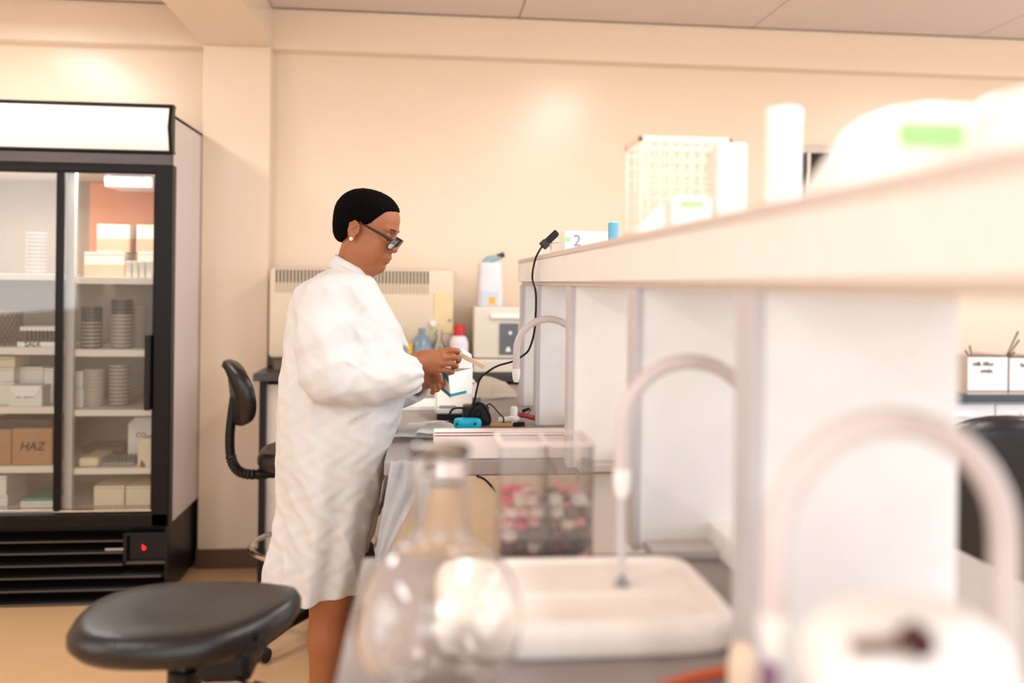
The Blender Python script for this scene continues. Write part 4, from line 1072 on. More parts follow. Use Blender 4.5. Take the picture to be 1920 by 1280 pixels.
# flask
fd = w3(822, 1310, ZW+.0); fx_, fy_ = P(822, 1160, D=1.02).x, P(822, 1160, D=1.02).y
sc_ = FPX/1.02; R = 158/sc_; zcb = P(822, 1160, Y=fy_).z; zrim = P(822, 838, Y=fy_).z; rn_ = 52/sc_
prof_o = [(.0, ZW+.001), (R*.45, ZW+.001), (R*.62, ZW+.006)]
zbase = ZW+.006; cz = max(zcb, ZW+R*.86)
for i in range(17):
    th = -math.radians(52)+ (math.radians(52)+math.acos(rn_*1.1/R))*i/16
    prof_o.append((R*math.cos(th), cz+R*math.sin(th)))
prof_o += [(rn_*1.02, cz+R*.98+.012), (rn_, cz+R+.03), (rn_, zrim-.015), (rn_*1.08, zrim-.008), (rn_*1.10, zrim)]
th_ = .0022
prof = prof_o + [(rn_*1.04, zrim+.001), (rn_-th_, zrim-.012)] + [(max(r-th_, 0), z_ if r > .03 else z_+th_) for r, z_ in prof_o[-4:0:-1]] + [(0, ZW+.001+th_)]
bm = lathe(bmesh.new(), prof, (fx_, fy_, 0), 64)
put('glass_flask', bm, FLASKG, smooth='all', label='large empty round bottomed glass flask nearest the camera', cat='flask')
# white round topped instrument bottom right
dY = .62
cI = P(1690, 1200, Y=dY); zi = P(1650, 1190, Y=dY-.05).z
iw = (P(1900, 1200, Y=dY).x - P(1530, 1200, Y=dY).x)/2; icx = (P(1900, 1200, Y=dY).x + P(1530, 1200, Y=dY).x)/2
mi = thing('centrifuge', 'white round shouldered benchtop instrument with dark red knob', 'instrument', (icx, dY, ZW))
hI = zi-ZW
put('housing', loft(bmesh.new(), [srect(icx-(.0 if f_ < .8 else .01), dY+.0, iw*s, .055*s, ZW+.0005+hI*f_, 40, 3) for f_, s in ((0, .96), (.03, 1), (.7, 1), (.82, .97), (.9, .9), (.96, .76), (.99, .6), (1, .4))]), WHITEP, mi, smooth=True)
q = P(1725, 1206, Y=dY-.058)
put('knob', lathe(bmesh.new(), [(.010, -.010), (.0115, -.006), (.0115, .004)], (q.x, dY-.052, q.z), 18, axis='Y'), DRED, mi, smooth=True)
q = P(1648, 1212, Y=dY-.056)
put('name_strip', box(q.x-.020, q.x+.018, dY-.0575, dY-.052, q.z-.006, q.z+.005, bev=.001), mat('taupe strip', (120, 98, 86), .5), mi)
q = P(1400, 1255, Z=ZW)
yq = .93; q0 = P(1382, 1220, Y=yq); q1 = P(1432, 1220, Y=yq)
put('cream_block', loft(bmesh.new(), [srect((q0.x+q1.x)/2, yq+.02, (q1.x-q0.x)/2*s, .022*s, z_, 24, 3) for z_, s in ((ZW+.0005, 1), (P(1400, 1262, Y=yq).z, 1), (P(1400, 1232, Y=yq).z, .75), (P(1400, 1222, Y=yq).z, .5))]), mat('peach cream plastic', (252, 230, 204), .4), label='cream plastic stopper block at the end of the orange tube', cat='block', smooth=True)
ot = [P(1235, 1292, Z=ZW+.008), P(1290, 1272, Z=ZW+.008), P(1340, 1262, Z=ZW+.008), P(1378, 1258, Z=ZW+.010)]
put('orange_tube', tube(bmesh.new(), smooth_path(ot, 6), .006, 12), ORANGE, label='orange rubber tube lying on the near bench', cat='tube', smooth=True)

# ================================================================== CHAIRS
def seat_mesh(cx, cy, z, a, b, h, wing=0.0, rot=0, dish=.012, taper=0.0):
    rings = []; prof = [(.80, -.5), (.93, -.46), (1.0, -.2), (1.0, .05), (.95, .3), (.86, .42), (.7, .48), (.45, .46), (.15, .44)]
    for s, hh in prof:
        r = srect(cx, cy, a*s, b*s, z+h*hh, 56, 2.7, rot)
        for p in r:
            dx = (p.x-cx)/a; p.y = cy+(p.y-cy)*(1-taper*max(0, dx)**2); p.z += wing*max(0, dx)**3 + dish*(s*s-.5)*(1 if hh > .2 else 0)
        rings.append(r)
    return loft(bmesh.new(), rings)
def star_base(t, cx, cy, ang=0, R=.27):
    for i in range(5):
        a_ = ang+2*PI*i/5; d = Vector((math.cos(a_), math.sin(a_), 0)); c_ = Vector((cx, cy, 0))
        arm = put('foot_arm', tube(bmesh.new(), [c_+d*.03+Vector((0, 0, .1)), c_+d*R*.6+Vector((0, 0, .09)), c_+d*R+Vector((0, 0, .065))], [.022, .018, .014], 10), BLACKP, t, smooth=True)
        pz = c_+d*R
        bm = bmesh.new(); s_ = Vector((-d.y, d.x, 0))
        for s in (-1, 1):
            o_ = pz+s_*.014*s
            tube(bm, [o_+s_*s*.008+Vector((0, 0, .0262)), o_-s_*s*.006+Vector((0, 0, .0262))], .026, 14)
        put('castor', bm, mat('castor rubber', (26, 25, 27), .3), arm, smooth=True)
def lab_chair(label, cx, cy, zseat, backdir, col_top=None, back=(.20, .15), back_z=.95, ring=True, seat=(.21, .2), foot_ring_z=.31):
    t = thing('lab_chair', label, 'chair', (cx, cy, 0))
    put('seat', seat_mesh(cx, cy, zseat, seat[0], seat[1], .075), VINYL, t, smooth=True, angle=60)
    put('under_plate', box(cx-.09, cx+.09, cy-.07, cy+.07, zseat-.075, zseat-.035, bev=.01), BLACKP, t)
    put('gas_column', lathe(bmesh.new(), [(.028, .1), (.028, .38), (.015, .381), (.015, zseat-.07)], (cx, cy, 0), 18), mat('black column', (24, 22, 22), .3), t, smooth=True)
    star_base(t, cx, cy, .35)
    if ring:
        bm = bmesh.new(); tube(bm, [(cx+.235*math.cos(2*PI*i/40), cy+.235*math.sin(2*PI*i/40), foot_ring_z) for i in range(40)], .011, 10, closed=True)
        for i in range(3): tube(bm, [(cx, cy, foot_ring_z), (cx+.235*math.cos(i*2.1+.3), cy+.235*math.sin(i*2.1+.3), foot_ring_z)], .007, 8)
        put('foot_ring', bm, STEEL, t, smooth=True)
    d = Vector(backdir).normalized(); s_ = Vector((-d.y, d.x, 0)); c_ = Vector((cx, cy, 0))
    pts = [c_+d*.08+Vector((0, 0, zseat-.055)), c_+d*.24+Vector((0, 0, zseat-.06)), c_+d*.30+Vector((0, 0, zseat-.02)), c_+d*.315+Vector((0, 0, zseat+.08)), c_+d*.30+Vector((0, 0, back_z-.02))]
    sp_ = smooth_path(pts, 14); put('back_stem', tube(bmesh.new(), sp_, [(.021 if (i % 2 and 6 < i < 34) else .0175) for i in range(len(sp_))], 12), BLACKP, t, smooth=True)
    rings = []
    for (off, s) in ((-.028, .80), (-.024, .93), (0, 1.0), (.022, .95), (.028, .80)):
        r = []
        for k_ in range(40):
            a_ = 2*PI*k_/40; u = math.cos(a_); v = math.sin(a_)
            u = math.copysign(abs(u)**.85, u); v = math.copysign(abs(v)**.85, v)
            bend = -.05*(u*s)**2
            r.append(c_ + d*(.30+off+bend+.02*v) + s_*(back[0]*u*s) + Vector((0, 0, back_z+back[1]*v*s)))
        rings.append(r)
    put('backrest', loft(bmesh.new(), rings), VINYL, t, smooth=True, angle=60)
    return t
dch = 3.42
zc1 = .706
pc_ = P(590, 850, D=3.42)
lab_chair('black lab chair with chrome foot ring behind the woman', pc_.x, pc_.y, P(520, 852, D=3.42).z, (-1, -.25, 0), back_z=P(450, 729, D=3.42).z, back=(.165, .125), foot_ring_z=P(480, 1035, D=3.3).z)
pc2 = P(1755, 900, D=2.25)
lab_chair('black chair with large round back at right of the shelf', pc2.x, pc2.y, .70, (-.1, -1, 0), back=(.19, .20), back_z=P(1800, 785, D=2.0).z-.18)
pc3 = P(1995, 900, D=3.1)
lab_chair('glossy black chair back at the right frame edge', pc3.x, pc3.y, .66, (-.2, -1, 0), back=(.2, .16), back_z=P(1905, 797, D=2.85).z-.15)
# foreground stool
s0 = P(350, 1160, D=1.80); zs_ = .70
c_ = P(347, 1150, Z=.705)
st = thing('lab_stool', 'worn black vinyl stool in the left foreground', 'stool', (c_.x, c_.y, 0))
hw = (P(562, 1140, D=1.78)-P(137, 1150, D=1.78)).length/2
put('seat', seat_mesh(c_.x+.012, c_.y-.01, zs_-.005, hw*.95, .172, .066, wing=.030, dish=.006, taper=.38), VINYL, st, smooth=True, angle=70)
put('seat_pan', loft(bmesh.new(), [srect(c_.x-.01, c_.y, hw*.9*s, .165*s, z_, 40, 2.6) for z_, s in ((zs_-.052, .72), (zs_-.045, .85), (zs_-.036, .9))]), BLACKP, st, smooth=True)
# torn foam shreds under the rim
rs_ = random.Random(3)
for k_, (px, py) in enumerate(((208, 1222), (245, 1232), (262, 1226), (300, 1230), (450, 1240), (470, 1232), (490, 1222))):
    q = P(px, py, D=1.66); bm = bmesh.new()
    for j in range(4):
        b_ = q+Vector((rs_.uniform(-.012, .012), rs_.uniform(-.01, .01), rs_.uniform(-.006, .01)))
        tube(bm, [q+Vector((0, 0, .03)), lerp(q, b_, .5)+Vector((rs_.uniform(-.005, .005), 0, .01)), b_], [.006, .005, .0015], 6)
    put('foam_shred', bm, mat('black foam', (26, 22, 22), .9), st)
put('tilt_box', box(c_.x+.04, c_.x+.15, c_.y-.09, c_.y+.06, zs_-.105, zs_-.04, bev=.02), BLACKP, st)
put('lever', tube(bmesh.new(), [(c_.x+.1, c_.y-.08, zs_-.085), (c_.x+.15, c_.y-.10, zs_-.100), (c_.x+.155, c_.y-.10, zs_-.101), (c_.x+.205, c_.y-.11, zs_-.112)], [.004, .004, .011, .009], 10), BLACKP, st, smooth=True)
put('gas_column', lathe(bmesh.new(), [(.03, .1), (.03, .5), (.029, P(350, 1262, D=1.75).z), (.0165, P(350, 1261, D=1.75).z+.001), (.0165, zs_-.045)], (c_.x, c_.y, 0), 20), [STEEL], st, smooth=True)
put('column_sleeve', lathe(bmesh.new(), [(.033, .1), (.033, P(350, 1264, D=1.75).z), (.028, P(350, 1262, D=1.75).z+.004)], (c_.x, c_.y, 0), 20), BLACKP, st, smooth=True)
star_base(st, c_.x, c_.y, 0.1)

# ================================================================== WOMAN
WYc = 2.64
def W(px, py, yo=0.0): return P(px, py, Y=WYc+yo)
def Wt(px, py, yo=0.0):
    p = W(px, py, yo); return (p.x, p.y, p.z)
SKIN = mat('warm brown skin', (157, 96, 60), .48, nscale=60, namt=.04, bump=.04, bscale=400, sss=.06)
def skin_variants(m):
    nt = m.node_tree
SKIN2 = mat('stocking brown', (140, 84, 52), .55)
LIP = mat('lip skin', (122, 66, 58), .42)
HAIR = mat('short black hair', (11, 8, 8), 1.0, bump=1.0, bscale=300, spec=.08)
COAT = mat('white lab coat cloth', (214, 214, 214), .75, nscale=30, namt=.012, bump=.12, bscale=30)
woman = thing('person', 'woman in a long white lab coat and dark glasses looking down at a wooden stick', 'person', (W(625, 900).x, WYc, 0))

# ---- head (local frame: x forward, y to her left, z up)
HEADO = W(681, 435)
HM = Matrix.Translation(HEADO) @ Matrix.Rotation(math.radians(-13), 4, 'Z') @ Matrix.Rotation(math.radians(17), 4, 'Y') @ Matrix.Diagonal((.985, .97, .97, 1))
g = G((-.13, -.1, -.26), (.14, .1, .16), .0024)
d = g.ell((-.008, 0, .045), (.090, .072, .083))
d = smin(d, g.ell((.042, 0, .048), (.055, .062, .062)), .03)
d = smin(d, g.ell((.045, 0, -.018), (.050, .060, .062)), .03)
d = smin(d, g.ell((.030, 0, -.062), (.056, .050, .044)), .03)
for s in (-1, 1):
    d = smin(d, g.ell((.012, .048*s, -.052), (.034, .016, .034)), .03)
    d = smin(d, g.ell((.060, .036*s, -.026), (.026, .021, .028)), .022)
    d = smin(d, g.ell((.050, .040*s, -.060), (.028, .016, .024)), .02)
d = smin(d, g.ell((.075, 0, -.089), (.018, .022, .015)), .022)
d = smin(d, g.ell((.083, 0, -.054), (.019, .028, .026)), .018)
d = smin(d, g.ell((.050, 0, -.090), (.03, .03, .018)), .03)
for s in (-1, 1):
    d = smin(d, g.cap((.092, .010*s, .034), (.078, .044*s, .033), .008, .006), .012)
    d = smax(d, -g.ell((.099, .031*s, .012), (.015, .017, .011)), .012)
d = smin(d, g.cap((.091, 0, .016), (.106, 0, -.018), .0065, .0095), .012)
d = smin(d, g.ell((.107, 0, -.023), (.0105, .0115, .0095)), .007)
for s in (-1, 1):
    d = smin(d, g.ell((.098, .0130*s, -.026), (.011, .008, .0085)), .006)
    d = smax(d, -g.ell((.103, .0075*s, -.0345), (.005, .0035, .004)), .003)
    d = smin(d, g.ell((.080, .031*s, .010), (.0135, .0145, .0125)), .004)      # closed looking-down lids
d = smax(d, -g.cap((.092, -.022, .0055), (.092, .022, .0055), .0), .0) if False else d
up_l = g.chain([(.082, -.026, -.0565), (.0985, -.009, -.0510), (.1, 0, -.0520), (.0985, .009, -.0510), (.082, .026, -.0565)], [.003, .0068, .0066, .0068, .003])
lo_l = g.chain([(.082, -.023, -.0595), (.0945, -.008, -.0650), (.0945, .008, -.0650), (.082, .025, -.0600)], [.003, .0072, .0072, .003])
d = smin(d, up_l, .004); d = smin(d, lo_l, .004)
d = smax(d, -g.chain([(.086, -.024, -.0582), (.102, -.008, -.0580), (.102, .008, -.0580), (.086, .024, -.0582)], [.0012]*4), .003)
d = smax(d, -g.cap((.099, -.014, -.0745), (.099, .014, -.0745), .006), .006)
for s in (-1, 1):                                                               # smile fold
    d = smax(d, -g.chain([(.097, .019*s, -.022), (.092, .028*s, -.038), (.084, .031*s, -.052)], [.0018, .0018, .001]), .007)
for s in (-1, 1):                                                               # ears
    e = g.ell((-.006, .077*s, .001), (.016, .008, .027), ry=.18)
    e = smax(e, -g.ell((-.001, .086*s, .004), (.011, .007, .019), ry=.18), .004)
    e = smin(e, g.chain([(.005, .079*s, .018), (-.008, .083*s, .026), (-.019, .083*s, .016), (-.019, .081*s, -.003), (-.009, .079*s, -.018)], [.003, .0036, .0036, .003, .003]), .004)
    e = smin(e, g.chain([(-.002, .083*s, .014), (-.011, .083*s, .004), (-.006, .082*s, -.010)], [.0022, .0024, .0022]), .004)
    e = smin(e, g.ell((.008, .078*s, -.003), (.004, .004, .007)), .004)
    e = smin(e, g.ell((-.002, .078*s, -.023), (.007, .005, .008)), .006)
    d = smin(d, e, .006)
# neck in head space runs back and down
inv = HM.inverted()
nk0 = inv @ W(669, 470); nk1 = inv @ W(650, 545)
d = smin(d, g.cap(tuple(nk0), tuple(nk1), .046, .056), .03)
nk2 = inv @ W(672, 482); nk3 = inv @ W(660, 540)
d = smin(d, g.cap(tuple(nk2), tuple(nk3), .040, .05), .03)
headparts = g.mesh(d, HM)

# ---- hands: hand SDF in world space
def hand_grid(pts, pad=.03, h=.0018):
    a = np.array(pts); return G(a.min(0)-pad, a.max(0)+pad, h)
yo = -.10
wr = Wt(776, 682, yo)
K = dict(i=Wt(829, 662, yo-.004), m=Wt(832, 671, yo-.012), r=Wt(829, 681, yo-.012), p=Wt(822, 692, yo-.006))
g = G((wr[0]-.05, WYc+yo-.075, W(800, 715, yo).z), (W(870, 650, yo).x, WYc+yo+.075, W(800, 638, yo).z), .0018)
dh = g.chain([Wt(735, 690, yo), Wt(776, 683, yo), Wt(792, 680, yo)], [.033, .027, .027], .02)
for kx, py_ in (('i', 668), ('m', 674), ('r', 682), ('p', 688)):
    dh = smin(dh, g.cap(Wt(792, py_, yo+.0), K[kx], .018, .0105), .010)
dh = smin(dh, g.ell(Wt(808, 678, yo+.004), (.030, .017, .024)), .02)
F_ = {'i': [K['i'], Wt(846, 656, yo-.006), Wt(858, 658, yo+.012), Wt(861, 663, yo+.022)],
      'm': [K['m'], Wt(850, 669, yo-.010), Wt(860, 673, yo+.012), Wt(859, 677, yo+.026)],
      'r': [K['r'], Wt(847, 681, yo-.010), Wt(855, 686, yo+.012), Wt(850, 689, yo+.026)],
      'p': [K['p'], Wt(838, 694, yo-.006), Wt(848, 697, yo+.012), Wt(842, 700, yo+.022)]}
RF = {'i': (.0102, .0088, .0080, .0072), 'm': (.0104, .0090, .0082, .0074), 'r': (.0100, .0086, .0078, .0072), 'p': (.0090, .0076, .0070, .0064)}
for kx in 'imrp':
    f = g.chain(F_[kx], RF[kx], .003); dh = smin(dh, f, .0035)
for kx in 'imrp': dh = smin(dh, g.ell(K[kx], (.011, .0105, .0098)), .005)
th = g.chain([Wt(796, 672, yo+.02), Wt(822, 662, yo+.036), Wt(842, 657, yo+.034), Wt(858, 660, yo+.024)], [.015, .0115, .0098, .008], .004)
dh = smin(dh, th, .008)
handR = g.mesh(dh)
# left hand, further away, gripping the carton from its left side
yl_ = .06
g = G((W(770, 700, yl_).x-.03, WYc-.03, W(800, 750, yl_).z), (W(848, 690, yl_).x, WYc+.15, W(800, 672, yl_).z), .002)
dl = g.chain([Wt(745, 728, yl_), Wt(780, 716, yl_), Wt(796, 710, yl_)], [.034, .029, .028], .02)
dl = smin(dl, g.ell(Wt(804, 709, yl_), (.030, .020, .026)), .02)
LF = [[(812, 697, .075), (824, 699, .082), (833, 704, .080), (836, 711, .072)],
      [(815, 703, .055), (826, 708, .050), (831, 717, .046), (829, 724, .045)],
      [(812, 709, .045), (820, 716, .034), (823, 725, .030), (820, 731, .032)],
      [(805, 716, .040), (812, 723, .030), (814, 731, .026), (811, 736, .028)]]
for c in LF: dl = smin(dl, g.chain([Wt(*q) for q in c], [.0105, .0090, .0080, .0072], .003), .004)
dl = smin(dl, g.chain([Wt(802, 700, .05), Wt(816, 697, .028), Wt(824, 705, .014), Wt(826, 714, .008)], [.015, .0115, .0098, .0085], .004), .008)
handL = g.mesh(dl)
# ---- legs and feet, hips, torso core
lx = W(625, 1200).x
g = G((lx-.16, WYc-.24, 0.0), (lx+.22, WYc+.26, 1.12), .009)
db = None
ux = W(604, 900).x
for s, x_ in ((-.095, W(613, 1270).x), (.095, W(613, 1270).x+.045)):
    c = [(ux, WYc+s*.9, .95), (ux+.01, WYc+s, .62), (x_+.016, WYc+s, .48), (x_+.008, WYc+s, .36), (x_+.0, WYc+s, .22), (x_+.0, WYc+s, .07)]
    L_ = g.chain(c, [.08, .060, .057, .053, .038, .034], .02)
    L_ = smin(L_, g.chain([(x_-.02, WYc+s, .04), (x_+.08, WYc+s, .035), (x_+.16, WYc+s, .025)], [.034, .032, .022], .02), .02)
    db = L_ if db is None else smin(db, L_, .01)
db = smin(db, g.ell((ux+.01, WYc, .98), (.12, .15, .14)), .05)
legs = g.mesh(db)
g = G((lx-.2, WYc-.24, .85), (lx+.25, WYc+.26, W(640, 500).z), .010)
dt = g.ell((lx+.02, WYc, 1.0), (.13, .16, .16)); dt = smin(dt, g.ell((W(640, 620).x, WYc, W(640, 620).z), (.12, .15, .17)), .06)
dt = smin(dt, g.cap(Wt(640, 570), Wt(657, 520), .08, .042), .03)
torso = g.mesh(dt)
body = put('body', to_mesh([headparts, handR, handL, legs, torso], 1), SKIN, woman, smooth='all')
# lips, brows, lids colour by separate small pieces following the face
def hm(p): return HM @ Vector(p)
def htube(name, pts, r, m, parent=body, seg=8):
    return put(name, tube(bmesh.new(), smooth_path([hm(p) for p in pts], 4), r if not isinstance(r, (list, tuple)) else r, seg), m, parent, smooth=True)
LIPC = mat('muted lip', (124, 70, 62), .42)
htube('lip', [(.0855, -.0235, -.0570), (.0995, -.0085, -.0520), (.1015, 0, -.0527), (.0995, .0085, -.0520), (.0855, .0235, -.0570)], .0052, LIPC)
htube('lip', [(.0855, -.0220, -.0602), (.0960, -.0080, -.0647), (.0960, .0080, -.0647), (.0855, .0220, -.0602)], .0057, LIPC)
BROW = mat('sparse brow hair', (58, 34, 26), .9)
for s in (-1, 1):
    htube('eyebrow', [(.0995, .013*s, .0310), (.0972, .026*s, .0340), (.0880, .042*s, .0330)], [.0015]+[.0026]*7+[.0012], BROW)
    htube('lash_line', [(.0895, .021*s, .0035), (.0940, .030*s, .0015), (.0895, .041*s, .0030)], .0015, HAIR)
# hair cap
g = G((-.13, -.11, -.08), (.12, .11, .165), .0026)
sk = g.ell((-.010, 0, .047), (.094, .0825, .085))
sk = smin(sk, g.ell((.034, 0, .062), (.060, .068, .060)), .03)
sk = smin(sk, g.ell((-.042, 0, -.008), (.046, .058, .050)), .03)
hx = [-.14, -.075, -.050, -.030, -.022, .004, .022, .036, .050, .064, .080, .12]
hz = [-.044, -.052, -.050, -.030, .016, .030, .024, .036, .058, .080, .090, .094]
line = np.interp(g.x+.35*np.maximum(0, .05-np.abs(g.y))*(g.x > .03)*(-.6), hx, hz).astype(np.float32)
d2 = smax(sk, (line-g.z)*.75, .008)
d2 = d2 + .0012*np.sin(g.x*420+np.sin(g.y*300)*2)*np.sin(g.y*390+1)*np.sin(g.z*410)
put('hair', to_mesh([g.mesh(d2, HM)], 0), HAIR, body, smooth='all')
# earrings
for s in (-1, 1):
    bm = bmesh.new(); bmesh.ops.create_icosphere(bm, subdivisions=3, radius=.0058); bm.transform(Matrix.Translation(hm((-.003, .086*s, -.027))))
    put('earring', bm, mat('pearl earring', (246, 232, 205), .15, spec=.9), body, smooth=True)
# nails on the right hand
NAIL = mat('natural nail', (196, 140, 122), .3)
for kx in 'imr':
    p = Vector(F_[kx][2]); bm = bmesh.new(); bmesh.ops.create_uvsphere(bm, u_segments=10, v_segments=6, radius=1)
    bm.transform(Matrix.Translation(p+Vector((.002, -.0045, .001))) @ Matrix.Diagonal((.0052, .0042, .0052, 1)))
    put('fingernail', bm, NAIL, body, smooth=True)

# glasses
GF = mat('dark brown spectacle frame', (44, 26, 24), .3)
GM = HM @ Matrix.Translation((.109, 0, -.005)) @ Matrix.Rotation(math.radians(20), 4, 'Y')
gl = put('glasses', (lambda bm: (tube(bm, [GM @ Vector((.004, -.009, .004)), GM @ Vector((.007, 0, .007)), GM @ Vector((.004, .009, .004))], .0022, 8), bm)[1])(bmesh.new()), GF, woman)
for s in (-1, 1):
    pts = []
    for k_ in range(28):
        a_ = 2*PI*k_/28; c0, s0 = math.cos(a_), math.sin(a_)
        u = .0275*math.copysign(abs(c0)**.55, c0); v = .0180*math.copysign(abs(s0)**.55, s0)
        y_ = s*.0345+u; pts.append(GM @ Vector((.004-abs(y_)*abs(y_)*2.2, y_, v-.002)))
    put('rim', tube(bmesh.new(), pts, .0021, 8, closed=True), GF, gl, smooth=True)
    bm = bmesh.new(); bm.faces.new([bm.verts.new(p) for p in pts]); g2 = bmesh.ops.solidify(bm, geom=bm.faces[:], thickness=.0012)
    put('lens', bm, LENS, gl)
    e0 = GM @ Vector((-.005, s*.0605, .010)); e1 = HM @ Vector((.060, s*.0745, .016)); e2 = HM @ Vector((.008, s*.0815, .026)); e3 = HM @ Vector((-.022, s*.078, .014))
    put('temple_arm', tube(bmesh.new(), [e0, lerp(e0, e1, .4), e1, e2, e3], [.0055, .0052, .0036, .0022, .0016], 8), GF, gl, smooth=True)

# ---- the coat
rows_ = [(492, 626, 690, .066), (506, 612, 694, .085), (515, 594, 698, .115), (528, 574, 703, .145), (545, 556, 713, .158), (570, 545, 729, .165), (610, 535, 752, .172), (650, 531, 764, .18),
         (690, 528, 768, .185), (730, 526, 764, .19), (770, 525, 756, .195), (810, 525, 744, .195), (850, 524, 731, .192), (900, 525, 719, .19), (950, 522, 708, .188), (1000, 515, 697, .19), (1050, 507, 686, .195), (1085, 501, 677, .198), (1120, 495, 668, .20)]
zz = np.array([W(640, r[0]).z for r in rows_])[::-1]; xb = np.array([W(r[1], r[0]).x for r in rows_])[::-1]; xf = np.array([W(r[2], r[0]).x for r in rows_])[::-1]; hw_ = np.array([r[3] for r in rows_])[::-1]
zhem = W(600, 1092).z
H5 = .0044
g = G((xb.min()-.03, WYc-.37, zhem-.02), (W(795, 700, -.1).x+.02, WYc+.33, W(640, 478).z), H5)
b_ = np.interp(g.z, zz, xb); f_ = np.interp(g.z, zz, xf); w_ = np.interp(g.z, zz, hw_)
cxg = (b_+f_)/2; ax_ = (f_-b_)/2
X_ = (g.x-cxg)/ax_; Y_ = (g.y-WYc)/w_
# vertical folds in the skirt
th_a = np.arctan2(Y_, X_)
skirt = np.clip((W(600, 760).z-g.z)/.45, 0, 1)
e_ = 2.25
rad = (np.abs(X_)**e_+np.abs(Y_)**e_)**(1/e_)
dc = (rad-1)*np.minimum(ax_, w_)*.9
dc = dc + skirt*(.0085*np.sin(th_a*6+1.1+2.0*g.z)+.0045*np.sin(th_a*11+5*g.z))
dc = smax(dc, (zhem + .0*g.x - g.z), .004)
dc = smax(dc, g.z-W(628, 490).z+.46*(g.x-W(628, 490).x), .006)
def arm(pts, rs, k=.03): return g.chain(pts, rs, k)
SR = [Wt(618, 566, -.125), Wt(606, 640, -.185), Wt(618, 702, -.205), Wt(690, 712, -.185), Wt(742, 706, -.145), Wt(776, 701, -.112)]
ar = arm(SR, [.078, .070, .072, .062, .054, .047], .05)
SL = [Wt(650, 562, .135), Wt(662, 640, .20), Wt(675, 715, .215), Wt(735, 730, .15), Wt(781, 722, .075)]
al = arm(SL, [.08, .075, .070, .056, .046])
dc = smin(dc, ar, .035); dc = smin(dc, al, .035)
# folds: warped ridges
wx = g.x+.03*np.sin(g.z*11+g.y*7); wz = g.z+.025*np.sin(g.x*13+2)
near = np.clip(1-np.abs(ar)/.05, 0, 1)
def ridge(v): return 1-np.abs(np.sin(v))
fold = .009*near*((1-np.abs(np.sin((wx*1.0+wz*.55)*15+.9)))**1.5-.3) + .004*near*(ridge((wx*.5-wz*1.1)*31+2)-.5)
fold += .008*(1-near)*((1-np.abs(np.sin((wx*.9+wz*.35+.5*g.y)*15)))**1.5-.3) + .0028*(ridge((wx*1.2+wz*.5-.5*g.y)*38+1)-.5)
fold += .0012*np.sin(g.x*95+np.sin(g.z*60)*1.5)*np.sin(g.z*80+np.sin(g.y*70))
cuffm = np.clip((g.x-(W(742, 700, -.12).x))/.03, 0, 1)
fold += .003*cuffm*np.sin(np.arctan2(g.z-SR[-1][2], g.y-SR[-1][1])*11)
def burst(c_, reach, nf, amp, ph):
    dx, dy, dz = g.x-c_[0], g.y-c_[1], g.z-c_[2]; rr_ = np.sqrt(dx*dx+dy*dy+dz*dz)
    an = np.arctan2(dz, dx)+.35*np.sin(rr_*26+ph)
    return amp*np.exp(-(rr_/reach)**2)*np.clip((rr_-.008)/.05, 0, 1)*((1-np.abs(np.sin(an*nf+ph)))**1.6-.25)
fold += burst(Wt(676, 688, -.22), .10, 2.0, .011, .5)
fold += burst(Wt(660, 600, -.18), .11, 1.5, .009, 1.2)
fold += burst(Wt(700, 770, -.16), .13, 1.5, .007, .9)
dc = dc - fold
# open cuffs
for (A_, B_, r_) in ((SR[-2], SR[-1], .041), (SL[-2], SL[-1], .040)):
    A_ = Vector(A_); B_ = Vector(B_); dd = (B_-A_).normalized()
    pl = (g.x-B_.x)*dd.x+(g.y-B_.y)*dd.y+(g.z-B_.z)*dd.z
    nearm = (np.sqrt((g.x-B_.x)**2+(g.y-B_.y)**2+(g.z-B_.z)**2) < .10)
    dc = np.where(nearm, np.maximum(dc, pl-.004), dc)
    inner = g.cap(tuple(B_-dd*.03), tuple(B_+dd*.06), r_-.008)
    dc = smax(dc, -inner, .004)
# hollow skirt
hollow = np.maximum((rad-1)*np.minimum(ax_, w_)*.9+.016, g.z-(zhem+.25))

# front opening: a shallow seam on the near front edge
coat = put('lab_coat', to_mesh([g.mesh(dc)], 1), COAT, woman, smooth='all')
# far front panel that swings open beyond the body
bm = bmesh.new(); prev = None; R1 = []
for i in range(18):
    t_ = i/17; py_ = 800+190*t_
    xin = W(735-30*t_, py_, .17).x; xout = W(772-66*t_ if t_ > .35 else 772-66*.35*(t_/.35)**1.5, py_, .17).x
    xout = W([772, 774, 772, 762, 748, 732, 716, 704, 700][min(8, int(t_*8))], py_, .17).x
    R1.append([bm.verts.new((xin*(1-j/7)+xout*j/7, WYc+.15+.03*math.sin(j*1.3+t_*3), W(700, py_, .17).z)) for j in range(8)])
for i in range(17):
    for j in range(7): bm.faces.new((R1[i][j], R1[i][j+1], R1[i+1][j+1], R1[i+1][j]))
bmesh.ops.solidify(bm, geom=bm.faces[:], thickness=.003)
bmesh.ops.smooth_vert(bm, verts=bm.verts[:], factor=.5, use_axis_x=True, use_axis_y=True, use_axis_z=True)
put('front_panel', bm, mat('cool white cloth', (226, 228, 234), .75), coat, smooth='all')
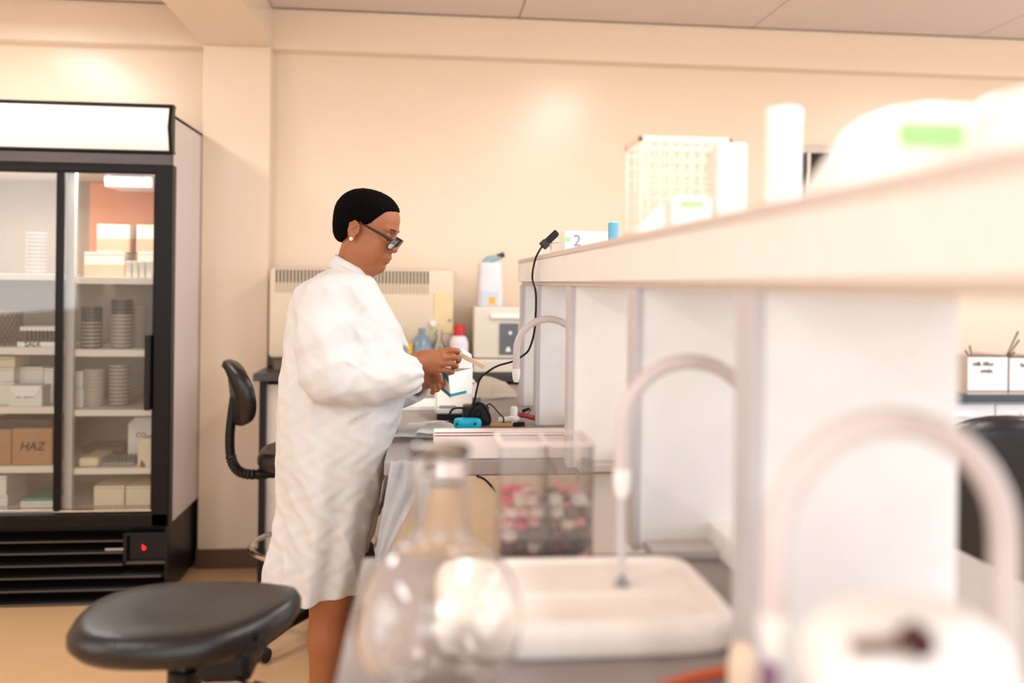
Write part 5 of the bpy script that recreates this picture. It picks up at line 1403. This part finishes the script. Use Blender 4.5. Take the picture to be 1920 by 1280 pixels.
# dark skirt showing where the coat front falls open
c1_ = W(668, 1075, .06); SK = []
for k_, (py_, ax_s, ay_s) in enumerate(((1030, .050, .12), (1055, .058, .13), (1085, .056, .13), (1100, .050, .125))):
    zc_ = W(660, py_, .06).z; SK.append(srect(c1_.x, c1_.y, ax_s, ay_s, zc_, 32, 2.2))
put('skirt', loft(bmesh.new(), SK), mat('dark brown skirt', (92, 66, 60), .8), woman, smooth='all')
# stand collar
Rr = []
cpts = [((656, 517), .068, .078, .46), ((659, 506), .060, .068, .48), ((661, 499), .0555, .062, .52), ((663, 495), .0525, .059, .55)]
tilt = math.atan2(37, 55)
for lv, ((px, py), ax2, ay2, tl) in enumerate(cpts):
    c0 = W(px, py); r = []
    for k_ in range(40):
        a_ = 2*PI*k_/40; u = math.cos(a_)*ax2; v = math.sin(a_)*ay2
        zt_ = -u*tl; r.append(c0+Vector((u, v, zt_)))
    Rr.append(r)
bm = bmesh.new(); loft(bm, Rr, caps=False); bmesh.ops.solidify(bm, geom=bm.faces[:], thickness=.003)
put('collar', bm, COAT, coat, smooth='all')
# placket edge following the chest on the near side
pl_ = [(692, 516, -.012), (702, 540, -.02), (714, 566, -.03), (728, 592, -.035), (742, 615, -.04), (754, 640, -.04)]
put('placket_edge', tube(bmesh.new(), smooth_path([W(*q)+Vector((-.004, 0, 0)) for q in pl_], 5), .003, 8), mat('pale grey seam', (222, 214, 206), .7), coat, smooth=True)
# shoes
for s, x_ in ((-.095, W(613, 1270).x), (.095, W(613, 1270).x+.045)):
    put('shoe', loft(bmesh.new(), [srect(x_+.06, WYc+s, .135*q, .046*q, z_, 28, 2.6) for z_, q in ((.0005, .97), (.012, 1), (.04, .93), (.06, .75), (.066, .55))]), mat('black shoe', (24, 20, 20), .4), woman, smooth=True)
# the stick she holds
p0 = W(848, 657, yo+.012); p1 = W(908, 688, yo+.012)
dv_ = (p1-p0); L_ = dv_.length; ang_ = math.atan2(dv_.z, dv_.x)
bm = box(0, L_, -.0012, .0012, -.008, .008, bev=.0008); bm.transform(Matrix.Translation(p0) @ Matrix.Rotation(-ang_, 4, 'Y') @ Matrix.Rotation(.5, 4, 'X'))
put('wooden_stick', bm, WOOD, label='flat pale wooden stick held between her right thumb and fingers', cat='stick')
